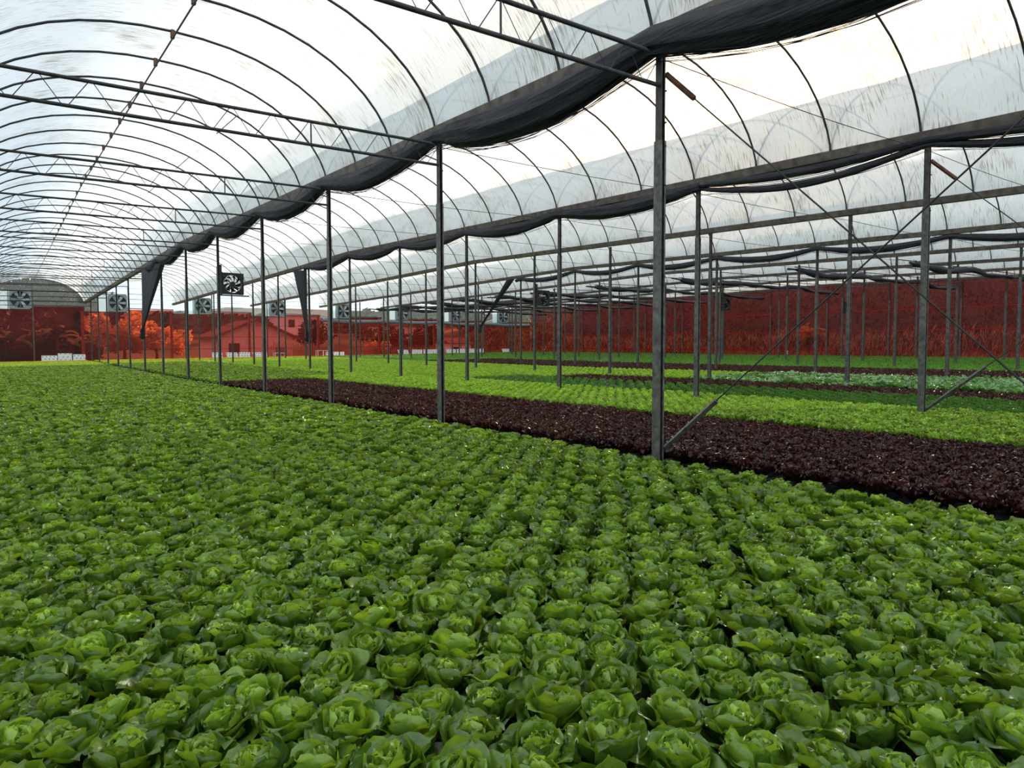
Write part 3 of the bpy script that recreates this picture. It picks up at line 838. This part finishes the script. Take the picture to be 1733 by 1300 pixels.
# ------------------------------------------------------------------ circulation fans
def circ_fan(r, k, label):
    X, Y = rowx(r), posty(k)
    t = thing('circulation_fan', label, 'fan', (X, Y - .06, CZ + (1.96 if r == 1 else 0) if r == 1 else zt(X, Y) - 2.16), group='black fans on posts')
    # local: x to the right of the post, z up, facing -y
    b = MB(); w = .72; n = 40; y0, y1 = -.05, .12
    cxx, czz, rad = .08 + w / 2, w / 2 + .02, .30
    x0, x1, z0, z1 = .08, .08 + w, .02, .02 + w
    for yq in (y0, y1):
        base = len(b.v)
        for i in range(n):
            a = 2 * PI * i / n
            c, s = math.cos(a), math.sin(a); q_ = (w / 2) / max(abs(c), abs(s))
            b.v.append((cxx + c * rad, yq, czz + s * rad)); b.v.append((cxx + c * q_, yq, czz + s * q_))
    for i in range(n):
        a, c = 2 * i, 2 * ((i + 1) % n); o2 = 2 * n
        b.f += [(a, a + 1, c + 1, c), (o2 + c, o2 + c + 1, o2 + a + 1, o2 + a), (a, c, o2 + c, o2 + a), (a + 1, o2 + a + 1, o2 + c + 1, c + 1)]; b.m += [0] * 4
    obj('housing', b, 'fan_black', t)
    for q_ in range(9):
        a = 2 * PI * q_ / 9 + .2; bl = MB(); pv = []
        for j in range(6):
            v = j / 5; rr = .06 + .22 * v; sw = a + .55 * v
            for e, yy_ in ((-.13 - .05 * v, .05), (.10 + .06 * v, -.01)):
                pv.append((cxx + math.cos(sw + e * 1.2) * rr, yy_, czz + math.sin(sw + e * 1.2) * rr))
        bl.v = pv
        for j in range(5): bl.f.append((2 * j, 2 * j + 1, 2 * j + 3, 2 * j + 2)); bl.m.append(0)
        obj('blade', bl, 'fan_black', t, smooth=True)
    obj('motor', MB().tube([(cxx, -.07, czz), (cxx, .08, czz)], .075, 14), 'fan_black', t)
    br = MB().box(.035, .09, -.05, .06, -.02, 1.0).box(.03, .98, -.02, .04, -.04, .0)
    br.tube([(.09, -.075, .66), (.74, -.075, .0)], .014, 4).tube([(.09, -.075, .56), (.66, -.075, .0)], .010, 4)
    obj('bracket', br, 'dark_steel', t)
circ_fan(1, 4, 'black square circulation fan on the fifth post of the nearest row')
circ_fan(3, 4, 'black square circulation fan on a post of the third row')
circ_fan(5, 4, 'black square circulation fan on a post of the fifth row')
circ_fan(7, 4, 'black square circulation fan before the red side wall, on the seventh row')

# ------------------------------------------------------------------ end wall
YW = YE
def rect(x0, x1, z0a, z1a, y, lean=0):
    m = MB(); m.v = [(x0, y, z0a(x0)), (x1, y, z0a(x1)), (x1, y + lean, z1a(x1)), (x0, y + lean, z1a(x0))]; m.f = [(0, 1, 2, 3)]; m.m = [0]; return m
zbase = lambda x: zb(x, YW) - .12
wall_i = 0
fan_lab = ['nearest corner of the end wall', 'second bay of the end wall', 'third bay of the end wall', 'fourth bay of the end wall', 'fifth bay of the end wall', 'sixth bay of the end wall', 'seventh bay of the end wall', 'last bay of the end wall']
def wall_fan(x, z, label):
    """exhaust fan: square housing with a round mouth, six pale blades, faces -y; local origin = lower left corner"""
    t = thing('exhaust_fan', label, 'fan', (x, YW - .02, z), group='exhaust fans in the end wall')
    w = 1.42; h = 1.5; rad = .66; n = 36; b = MB(); cx_, cz_ = w / 2, h / 2
    for yq in (-.25, .02):
        for i in range(n):
            a = 2 * PI * i / n; c, s = math.cos(a), math.sin(a); q_ = min((w / 2) / max(1e-6, abs(c)), (h / 2) / max(1e-6, abs(s)))
            b.v.append((cx_ + c * rad, yq, cz_ + s * rad)); b.v.append((cx_ + c * q_, yq, cz_ + s * q_))
    for i in range(n):
        a, c = 2 * i, 2 * ((i + 1) % n); o2 = 2 * n
        b.f += [(a, a + 1, c + 1, c), (o2 + c, o2 + c + 1, o2 + a + 1, o2 + a), (a, c, o2 + c, o2 + a), (a + 1, o2 + a + 1, o2 + c + 1, c + 1)]; b.m += [0] * 4
    obj('housing', b, 'fan_housing', t)
    obj('louvre', MB().box(.05, w - .05, .0, .03, .05, h - .05), 'fan_recess', t)
    for q_ in range(6):
        a = PI / 2 + PI / 6 + q_ * PI / 3; bl = MB()
        c, s = math.cos(a), math.sin(a)
        for rr, hw in ((.14, .06), (.3, .085), (.62, .12)):
            bl.v += [(cx_ + c * rr - s * hw, -.12, cz_ + s * rr + c * hw), (cx_ + c * rr + s * hw, -.19, cz_ + s * rr - c * hw)]
        bl.f = [(0, 1, 3, 2), (2, 3, 5, 4)]; bl.m = [0, 0]
        obj('blade', bl, 'fan_blade_light', t)
    obj('hub', MB().tube([(cx_, -.22, cz_), (cx_, -.08, cz_)], .12, 14), 'fan_housing', t)
    obj('support_bar', MB().box(cx_ - .02, cx_ + .02, -.27, -.25, .05, h - .05).box(.05, w - .05, -.27, -.25, cz_ - .02, cz_ + .02), 'fan_housing', t)
struct(obj('wall_back_red_17', rect(rowx(-1), rowx(0), zbase, lambda x: zb(x, YW) + 4.3, YW), 'red_film'))
m = MB(); P = [(rowx(-1) + a, YW, zt(rowx(-1), YW) + c) for a, u, c in hoop_pts(0, 24)]
m.v = P + [(x, y, zb(x, YW) + 4.3) for x, y, z in P]
for i in range(24): m.f.append((i, i + 1, 26 + i, 25 + i)); m.m.append(0)
struct(obj('wall_back_gable_9', m, 'gable_film'))
struct(obj('trim_back_base_left', MB().box(rowx(-1), rowx(0), YW - .35, YW + .1, zf(0, YW), zb(0, YW) - .10), 'concrete'))
gut = lambda X: zt(X, YW) + ZG
for r in range(0, 8):
    xa, xb = rowx(r), rowx(r + 1); xm = xa + 3.26
    hl = lambda x: zb(x, YW) + 4.2 - .055 * (xa + 3.4) * .25   # top of the red left panel
    hL = lambda x, _r=r: zb(x, YW) + 4.18 - .095 * _r
    hR = lambda x, _r=r: zb(x, YW) + 4.46 - .125 * _r
    struct(obj(f'wall_back_red_{2 * r + 1}', rect(xa, xm, zbase, hL, YW), 'red_film'))
    struct(obj(f'wall_back_red_{2 * r + 2}', rect(xm, xb, zbase, hR, YW), 'red_film'))
    # clear gable above
    m = MB(); P = [(xa + a, YW, zt(xa, YW) + c) for a, u, c in hoop_pts(0, 24)]
    low = []
    for x, y, z in P: low.append((x, y, hL(x) if x < xm else hR(x)))
    base = len(P); m.v = P + low
    for i in range(len(P) - 1):
        m.f.append((i, i + 1, base + i + 1, base + i)); m.m.append(0)
    struct(obj(f'wall_back_gable_{r + 1}', m, 'gable_film'))
    wall_fan(xm - 1.52, hL(xm) + .02 if r == 0 else hL(xm) + .02, f'grey exhaust fan with pale blades high in the {fan_lab[r]}')
    struct(obj(f'wall_back_panel_{r + 1}', rect(xm - 2.3, xm - 1.53, lambda x: hL(x) + .02, lambda x: hL(x) + 1.45, YW - .03), 'blue_film'))
    # frame members
    m = MB()
    for x, top in ((xm, gut(xm) + 1.45), (xa + 1.65, hL(xa) + 1.5)):
        if x == xm: m.box(x - .04, x + .04, YW - .1, YW - .02, zf(x, YW), top)
        else: m.box(x - .02, x + .02, YW - .07, YW - .02, hL(x), top)
    struct(obj(f'trim_back_post_{r + 1}', m, 'galvanised'))
    m = MB().box(xa, xm, YW - .06, YW - .01, hL(xa), hL(xa) + .05).box(xm, xb, YW - .06, YW - .01, hR(xb), hR(xb) + .07)
    for dz in (.45, .85, 1.3): m.tube([(xm, YW - .02, hR(xb) + dz), (xb - (.35 + dz * .9), YW - .02, hR(xb) + dz)], .014, 4)
    struct(obj(f'trim_back_rail_{r + 1}', m, 'galvanised'))
    m = MB()
    for dz in (.95, 2.05, 3.1): m.tube([(xa, YW + .03, zbase(xa) + dz), (xb, YW + .03, zbase(xb) + dz)], .016, 4)
    struct(obj(f'trim_back_wire_{r + 1}', m, 'rusty_steel'))
    if r > 0:
        c = thing('concrete_post', f'pale square concrete post outside the red film at the {fan_lab[r]}', 'post', (xa - .15, YW + .18, zf(xa, YW) - .1), group='concrete posts outside the end wall')
        obj('shaft', MB().box(-.10, .10, 0, .2, 0, 5.2), 'concrete', c)
        obj('cap', MB().box(-.13, .13, -.03, .23, 5.2, 5.26), 'concrete', c)
struct(obj('trim_back_base', MB().box(rowx(0), rowx(8), YW - .35, YW + .1, zf(0, YW), zb(0, YW) - .10), 'concrete'))
# grey folded curtain along the top of the far end wall
m = MB(); path = []
for j in range(90):
    x = 26.7 + j * .302; path.append((x, YW - .27, zb(x, YW) + 3.62 - .10 * abs(math.sin((x - 26.7) * PI / 6.84)) - .012 * (x - 26.7)))
bundle(m, path, .21, 4, .9, 14, 6, .08)
tag(obj('rolled_curtain', m, 'grey_cloth', smooth=True), 'long grey rolled curtain along the top of the far end wall', 'curtain')

# ------------------------------------------------------------------ side wall (red film) at the far side
XW = rowx(8)
def wallstrip(name, zlo, zhi, mat, x=XW + .08):
    m = MB(); ys = [YS, 0, Y0, YK, 48, YE]
    for y in ys: m.v += [(x, y, zlo(y)), (x, y, zhi(y))]
    for j in range(len(ys) - 1): m.f.append((2 * j, 2 * j + 2, 2 * j + 3, 2 * j + 1)); m.m.append(0)
    return struct(obj(name, m, mat))
wallstrip('wall_right_film', lambda y: zb(XW, y) - .30, lambda y: zt(XW, y) + .2, 'red_film')
for i, h in enumerate((.44, 1.93, 3.48)):
    wallstrip(f'wall_right_band_{i + 1}', lambda y, h=h: zb(XW, y) + h - .05, lambda y, h=h: zb(XW, y) + h + .06, 'red_film', XW + .11)
    wallstrip(f'wall_right_hem_{i + 1}', lambda y, h=h: zb(XW, y) + h - .02, lambda y, h=h: zb(XW, y) + h + .04, 'red_hem', XW + .045)
wallstrip('wall_right_base', lambda y: zf(XW, y) - .1, lambda y: zb(XW, y) - .26, 'concrete', XW + .07)
for i, h in enumerate((1.2, 2.5, 2.85)):
    m = MB(); m.tube([(XW + .05, y, zb(XW, y) + h) for y in (YS, Y0, YK, 48, YE)], .012, 4)
    tag(obj('wall_wire', m, 'wire'), f'thin horizontal wire along the red side wall, {ordn(i + 1)} from the bottom', 'wire')

XL = rowx(-1)  # unseen film wall on the left, added to cut frontal light
m = MB()
for y in (YS, Y0, YK, 48, YE): m.v += [(XL, y, zf(XL, y)), (XL, y, zt(XL, y) + ZG)]
for j in range(4): m.f.append((2 * j, 2 * j + 2, 2 * j + 3, 2 * j + 1)); m.m.append(0)
struct(obj('wall_left_added', m, 'added_wall_film'))
for r in range(-1, 8):  # unseen walls behind the camera, added to hold back light from there
    X = rowx(r); P = [(X + a, YS, zt(X, YS) + c) for a, u, c in hoop_pts(0, 16)]
    m = MB(); m.v = P + [(x, y, zf(x, YS)) for x, y, z in P]; b_ = len(P)
    for i in range(len(P) - 1): m.f.append((i, i + 1, b_ + i + 1, b_ + i)); m.m.append(0)
    struct(obj(f'wall_front_added_{r + 2}', m, 'added_wall_film'))

# ------------------------------------------------------------------ white trays and tables by the end wall
def tray(x, w, h, label, lean=.18, shear=0, slots=False, y=None, mat='styrofoam'):
    y = y or YW - .75
    z = zb(x, y) - .125
    t = thing('planting_tray', label, 'tray', (x, y, z), group='white planting trays by the end wall')
    b = MB(); d = .05
    # panel with thickness, leaning back
    b.v = [(0, 0, 0), (w, 0, 0), (w + shear, lean, h), (shear, lean, h), (0, d, 0), (w, d, 0), (w + shear, lean + d, h), (shear, lean + d, h)]
    b.f = [(0, 1, 2, 3), (5, 4, 7, 6), (0, 4, 5, 1), (1, 5, 6, 2), (2, 6, 7, 3), (3, 7, 4, 0)]; b.m = [0] * 6
    obj('panel', b, mat, t)
    hb = MB(); g = 3 if w < 1 else 4
    for i in range(g):
        for j in range(2 if h < .5 else 3):
            u = (i + .5) / g + (.12 if j % 2 else -.06); v = (j + .5) / (2 if h < .5 else 3)
            px = u * w + shear * v; py = lean * v - .004; pz = v * h
            if slots: hb.poly([(px - .14, py - .002, pz - .10), (px - .06, py - .002, pz - .10), (px + .16, py + .02, pz + .10), (px + .08, py + .02, pz + .10)])
            else: hb.poly([(px + .045 * math.cos(a), py + lean / h * .045 * math.sin(a), pz + .04 * math.sin(a)) for a in [k * PI / 4 for k in range(8)]])
    obj('planting_holes', hb, 'dark_hole', t)
TR = [(2.96, 1.08, .58, 'at the far left'), (4.08, .97, .74, 'with dark slanting slots'), (5.13, .88, .64, 'beside the corner post of the nearest bay'),
      (16.0, .9, .62, 'standing alone left of the pink house'), (17.35, 1.0, .60, 'leaning in front of the pink house'), (18.42, 1.0, .60, 'right of the one before the pink house'),
      (19.75, .78, .58, 'by the post right of the pink house'), (20.5, .62, .60, 'left of the first little table'),
      (26.9, .5, .48, 'just right of the second little table'), (27.75, 1.15, .50, 'wide, right of the second little table')]
for x, w, h, lb in TR: tray(x, w, h, 'white foam planting tray ' + lb, slots='slots' in lb, shear=.0 if x < 15 else (-.12 if x in (17.35, 19.75) else .0))
TL = [(35.2, 1.25), (36.75, 1.3), (38.2, 1.25), (39.6, 1.3), (41.2, 1.25), (42.6, 1.3), (44.1, 1.25), (45.35, 1.05)]
for i, (x, w) in enumerate(TL): tray(x, w, .60, f'white foam tray with dark marks, {ordn(i + 1)} from the left of the far row', shear=-.15 if i % 3 == 0 else .08, slots=(i == 4))
tray(49.2, 1.15, .52, 'white foam tray standing alone beyond the far tray row', shear=-.12)
def table(x, w, h, label):
    y = YW - 1.0; t = thing('small_table', label, 'table', (x, y, zf(x, y)), group='white frame tables')
    H = zb(x, y) - zf(x, y) + h
    obj('table_top', MB().box(0, w, 0, .6, H - .05, H), 'white_plastic', t)
    for lx in (.03, w - .08):
        for ly in (.02, .53): obj('leg', MB().box(lx, lx + .05, ly, ly + .05, 0, H - .05), 'white_plastic', t)
    obj('brace', MB().box(w * .45, w * .5, .02, .06, 0, H - .05), 'white_plastic', t)
table(21.65, 1.1, .38, 'little white frame table in front of the picket fence, left one')
table(25.9, 1.3, .55, 'little white frame table beside the pale concrete post, right one')
tg = thing('hanging_tag', 'small white paper tag tied to a post before the dry grass', 'tag', (rowx(6) - .02, posty(4) - .08, zb(rowx(6), posty(4)) + .5))
obj('paper', MB().box(-.05, .05, -.01, .0, -.10, .12), 'paper_label', tg)
obj('print', MB().box(-.03, .03, -.013, -.011, -.06, .06), 'dark_hole', tg)
obj('string', MB().tube([(0, 0, .12), (0, .03, .2)], .004, 4), 'wire', tg)

# ------------------------------------------------------------------ outside
def house(x, y, w, d, h, ridge, wallm, label, windows=(), doors=(), gable=True, over=.5):
    z = hz(x, y) - .2
    t = thing('house', label, 'house', (x, y, z))
    b = MB()
    if gable:   # gable faces the greenhouse
        b.v = [(0, 0, 0), (w, 0, 0), (w, 0, h), (w / 2, 0, h + ridge), (0, 0, h), (0, d, 0), (w, d, 0), (w, d, h), (w / 2, d, h + ridge), (0, d, h)]
        b.f = [(0, 1, 2, 3, 4), (9, 8, 7, 6, 5), (0, 4, 9, 5), (1, 6, 7, 2)]; b.m = [0] * 4
        rf = MB(); q_ = over / (w / 2) * ridge
        for sx, x0_, in ((-1, -over), (1, w + over)):
            rf.v += [(x0_, -over, h - q_), (w / 2, -over, h + ridge), (w / 2, d + over, h + ridge), (x0_, d + over, h - q_), (x0_, -over, h - q_ + .22), (w / 2, -over, h + ridge + .22), (w / 2, d + over, h + ridge + .22), (x0_, d + over, h - q_ + .22)]
        for n_ in (0, 8): rf.f += [tuple(n_ + i for i in f) for f in [(0, 1, 2, 3), (4, 5, 6, 7), (0, 1, 5, 4), (3, 2, 6, 7), (0, 3, 7, 4)]]; rf.m += [0] * 5
    else:
        b.box(0, w, 0, d, 0, h)
        rf = MB(); rf.v = [(-over, -over, h - .1), (w + over, -over, h - .1), (w + over, d / 2, h + ridge), (-over, d / 2, h + ridge), (-over, d + over, h - .1), (w + over, d + over, h - .1)]
        rf.f = [(0, 1, 2, 3), (3, 2, 5, 4), (0, 3, 4), (1, 5, 2)]; rf.m = [0] * 4
    obj('walls', b, wallm, t); obj('roof', rf, 'roof_tile', t)
    for wx, wz, ww, wh in windows:
        f = obj('window', MB().box(wx - .06, wx + ww + .06, -.06, .02, wz - .06, wz + wh + .06), 'wood_dark', t)
        obj('pane', MB().box(wx, wx + ww, -.08, -.05, wz, wz + wh), 'window_dark', f)
    for dx_, dw in doors:
        obj('door', MB().box(dx_, dx_ + dw, -.05, .02, 0, 2.1), 'wood_dark', t)
    return t
sclx = lambda x, y: x * y / 68.3
house(20.6, 84, 8.6, 9, 3.4, 1.9, 'plaster_pink', 'pink plastered house with a low tiled gable roof behind the end wall', doors=((6.6, 1.0),), windows=((1.2, 1.5, 1.1, 1.0),), over=.7)
house(37.0, 112, 8.5, 7, 3.6, 1.2, 'plaster_white', 'white two-window house on the slope right of the pink house', windows=((1.4, 1.6, .9, 1.1), (5.2, 1.6, .9, 1.1)), gable=False)
house(53.0, 106, 11, 8, 3.0, .9, 'plaster_pink', 'long low pink house farther right on the slope', windows=((2, 1.2, 1.2, 1.0), (7, 1.2, 1.2, 1.0)), gable=False)
house(50.5, 82, 3.6, 4, 2.4, .7, 'plaster_white', 'small pale shed among the bushes behind the far trays', windows=((.7, .9, .8, .8),), gable=False, over=.25)
def fence(x0, x1, y, h, label, gap=.22):
    t = thing('picket_fence', label, 'fence', (x0, y, hz(x0, y) - .05))
    m = MB(); rg = random.Random(3); x = 0
    while x < x1 - x0:
        hh = h * rg.uniform(.88, 1.1); a = rg.uniform(-.03, .03); z = hz(x0 + x, y) - hz(x0, y)
        m.v += [(x + e, f, z) for e in (0, .09) for f in (0, .03)] + [(x + e + a, f, z + hh) for e in (0, .09) for f in (0, .03)]
        n = len(m.v) - 8; m.f += [tuple(n + i for i in q_) for q_ in [(0, 2, 6, 4), (1, 5, 7, 3), (0, 4, 5, 1), (2, 3, 7, 6), (4, 6, 7, 5)]]; m.m += [0] * 5
        x += gap
    obj('pickets', m, 'picket_wood', t)
    r_ = MB()
    for f in (.3, .75): r_.tube([(x1_ - x0, .06, hz(x1_, y) - hz(x0, y) + h * f) for x1_ in [x0 + (x1 - x0) * i / 8 for i in range(9)]], .03, 4)
    obj('rails', r_, 'picket_wood', t)
fence(24.5, 31, 80, 2.3, 'reddish picket fence in front of the pink house')
fence(31.5, 47, 79, 2.0, 'long reddish picket fence right of the pink house')
def tree(x, y, h, cr, label, seed, mat='tree_leaf', n=1500, name='tree', cz=.62, squash=.8, leaf_s=.32):
    rg = random.Random(seed); z = hz(x, y) - .15
    t = thing(name, label, 'tree' if name == 'tree' else 'bush', (x, y, z))
    tk = MB(); tk.tube([(0, 0, 0), (.1, 0, h * .3), (-.05, .1, h * .6)], [.035 * h, .026 * h, .012 * h], 7)
    for i in range(5):
        a = i * 1.3; tk.tube([(.05, 0, h * .35), (math.cos(a) * cr * .6, math.sin(a) * cr * .6, h * (.55 + .07 * i))], [.014 * h, .004 * h], 5)
    obj('trunk', tk, 'bark', t)
    m = MB()
    blobs = [(rg.gauss(0, .42) * cr, rg.gauss(0, .42) * cr, h * cz + rg.gauss(0, .3) * cr * squash, rg.uniform(.28, .5) * cr) for _ in range(14)]
    for i in range(n):
        bx, by, bz, br = rg.choice(blobs)
        v = Vector((rg.gauss(0, 1), rg.gauss(0, 1), rg.gauss(0, 1))).normalized() * br * rg.uniform(.75, 1.05)
        c = Vector((bx, by, max(.2, bz + v.z))) + Vector((v.x, v.y, 0))
        a = Vector((rg.gauss(0, 1), rg.gauss(0, 1), rg.gauss(0, .6))).normalized(); b = a.cross(Vector((rg.gauss(0, 1), rg.gauss(0, 1), rg.gauss(0, 1)))).normalized()
        s = leaf_s * rg.uniform(.6, 1.2)
        m.poly([c - a * s, c + b * s * .45, c + a * s, c - b * s * .45])
    obj('crown', m, mat, t)
def banana(x, y, h, label, seed):
    rg = random.Random(seed); t = thing('banana_plant', label, 'banana plant', (x, y, hz(x, y) - .1))
    obj('stem', MB().tube([(0, 0, 0), (.03, 0, h * .5), (.0, .05, h)], [.17, .13, .08], 9), 'banana_stem', t, smooth=True)
    for i in range(8):
        m = MB(); a = i * 2.4 + rg.uniform(-.4, .4); Ln = rg.uniform(1.7, 2.6); el = R(rg.uniform(20, 75)); n = 9; r_ = 0; z = h * .97
        for j in range(n + 1):
            v = j / n; th = el + v * v * 1.9
            if j: r_ += math.cos(PI / 2 - th) * Ln / n; z += math.sin(PI / 2 - th) * Ln / n
            w = .30 * math.sin(PI * min(1, .06 + v * .94)) ** .6
            for e in (-1, 0, 1):
                t2 = e * w * (.8 + .3 * ((j * 7 + i) % 3) / 2)
                m.v.append((r_ * math.cos(a) - t2 * math.sin(a), r_ * math.sin(a) + t2 * math.cos(a), z - abs(e) * w * .4))
        for j in range(n):
            for e in (0, 1): q_ = j * 3 + e; m.f.append((q_, q_ + 1, q_ + 4, q_ + 3)); m.m.append(0)
        obj('leaf', m, 'banana_leaf' if i % 3 else 'dry_leaf', t)
banana(4.3, 71.5, 3.3, 'tall banana plant whose leaves spread in a V behind the nearest end-wall panel', 1)
banana(5.6, 73.5, 2.4, 'shorter banana plant right of the tall one behind the end wall', 2)
banana(1.3, 72.5, 2.9, 'banana plant behind the end-wall panel below the first fan', 3)
banana(2.6, 75, 3.4, 'banana plant between two others behind the nearest bay', 4)
tree(-1.0, 80, 11.0, 4.6, 'big dark tree behind the nearest gable, at the far left', 11, 'hedge_leaf', n=7500)
tree(4.0, 82, 10.6, 4.4, 'big dark tree behind the nearest bay, right of its fan', 12, 'hedge_leaf', n=7500)
tree(8.3, 84, 9.4, 2.9, 'tall tree behind the second bay, left of its bright gap', 13, 'hedge_leaf', n=3400)
tree(9.8, 75, 5.6, 2.6, 'dry leafy tree glowing behind the second bay of red film', 14, 'dry_leaf', 2200)
tree(12.9, 77, 5.2, 1.9, 'dry bushy tree behind the corner post of the second bay', 15, 'dry_leaf', 1500)
tree(36.2, 96, 4.6, 2.5, 'round bushy tree between the white house and the pale post', 16, n=1600)
tree(45.5, 90, 4.2, 2.6, 'spreading tree left of the low pink house', 17, n=1600)
tree(52, 92, 5.0, 3.4, 'dark bushy tree in front of the low pink house', 18, n=1800)
tree(61, 96, 5.5, 3.6, 'dark tree right of the pale shed', 19, n=1800)
tree(38.5, 80.5, 2.2, 1.7, 'spiky garden bush behind the picket fence', 20, 'dry_leaf', 800, 'garden_bush', .5)
tree(43.5, 82, 2.6, 1.7, 'leafy garden bush left of the pale shed', 21, 'tree_leaf', 800, 'garden_bush', .5)
tree(66, 58, 3.6, 1.8, 'bare-looking small tree on the bank by the far corner', 22, 'dry_leaf', 500, 'garden_bush', .6)
tree(57.2, 33, 2.3, 1.1, 'pale bare shrub at the foot of the bank behind the side wall', 23, 'dry_leaf', 160, 'garden_bush', .6)
tree(1.2, 76.4, 4.8, 3.6, 'dense dark shrub mass behind the bananas of the nearest bay', 31, 'hedge_leaf', 3600, 'garden_bush', .48, 1.0, .34)
tree(5.0, 76.6, 5.0, 2.6, 'dense dark shrub mass at the right of the bananas', 32, 'hedge_leaf', 2600, 'garden_bush', .48, 1.0, .34)
tree(-3.6, 78, 5.0, 3.6, 'dense dark shrub mass at the far left outside', 33, 'hedge_leaf', 2600, 'garden_bush', .48, 1.0, .34)
# path on the meadow, grass and scrub
struct(sheet('path', 14, 34, 75.6, 76.6, 20, 2, lambda x, y: hz(x, y + (x - 20) * .12) + .04, 'concrete'))
m = MB(); rg = random.Random(44)
for i in range(14000):
    y = rg.uniform(-2, 68); d = rg.random() ** 1.6 * 3.2; x = XW + .95 + d
    h = rg.uniform(.30, 1.0) * (1 + .5 * noise.noise(Vector((y * .35, d, 0)))) ; z = hz(x, y) - .05
    a = rg.uniform(0, 6.28); lx, ly = rg.gauss(0, .25) * h, rg.gauss(0, .25) * h
    m.poly([(x, y, z), (x + .05 * math.cos(a), y + .05 * math.sin(a), z), (x + lx * .5 + .03, y + ly * .5 + .03, z + h * .6), (x + lx, y + ly, z + h)])
tag(obj('dry_grass', m, 'dry_grass'), 'tall dry straw-coloured grass along the foot of the bank behind the side wall', 'grass', kind='stuff')
m = MB()
for i in range(16000):
    y = rg.uniform(-5, 90); d = rg.uniform(2.5, 14); x = XW + d; z = hz(x, y)
    s = rg.uniform(.12, .38); a = rg.uniform(0, 6.28); b = rg.uniform(.2, 1)
    m.poly([(x - s * .4 * math.cos(a), y - s * .4 * math.sin(a), z - .05), (x + s * .4 * math.cos(a), y + s * .4 * math.sin(a), z - .05), (x + s * .2, y, z + s * 1.3 * b), (x - s * .3, y + s * .2, z + s * b)])
tag(obj('bank_scrub', m, 'scrub_leaf'), 'low dry scrub covering the steep bank behind the red side wall', 'scrub', kind='stuff')
m = MB()
for i in range(7000):
    x = rg.uniform(8, 66); y = rg.uniform(69.2, 78); z = hz(x, y)
    s = rg.uniform(.12, .45); a = rg.uniform(0, 6.28)
    m.poly([(x - .03 * math.cos(a), y - .03 * math.sin(a), z - .03), (x + .03 * math.cos(a), y + .03 * math.sin(a), z - .03), (x + rg.gauss(0, .1), y, z + s)])
tag(obj('meadow_grass', m, 'dry_grass'), 'short dry grass on the meadow just behind the end wall', 'grass', kind='stuff')
m = MB()
for i in range(7000):
    x = rg.uniform(-5, 6.3); y = rg.uniform(69.0, 72.5); z = hz(x, y) + rg.uniform(0, 1.0 + (y - 69) * .5); s_ = rg.uniform(.10, .26); a = rg.uniform(0, 6.28); b = rg.uniform(-.6, .6)
    m.poly([(x - s_ * math.cos(a), y - s_ * math.sin(a), z), (x, y + .05, z - s_ * .3), (x + s_ * math.cos(a), y + s_ * math.sin(a), z + s_ * b), (x, y, z + s_ * .6)])
tag(obj('undergrowth', m, 'hedge_leaf'), 'dense dark undergrowth at the foot of the banana plants', 'undergrowth', kind='stuff')
m = MB()
for i in range(9000):
    x = rg.uniform(-30, 130); y = rg.uniform(113, 150); z = hz(x, y)
    s = rg.uniform(.5, 1.8); a = rg.uniform(0, 6.28); b = rg.uniform(.3, 1)
    m.poly([(x - s * .6 * math.cos(a), y - s * .6 * math.sin(a), z - .1), (x + s * .6 * math.cos(a), y + s * .6 * math.sin(a), z - .1), (x + s * .3, y, z + s * 1.3 * b), (x - s * .4, y + s * .2, z + s * b)])
tag(obj('hill_undergrowth', m, 'tree_leaf'), 'dark scrubby growth on the hillside behind the houses', 'scrub', kind='stuff')
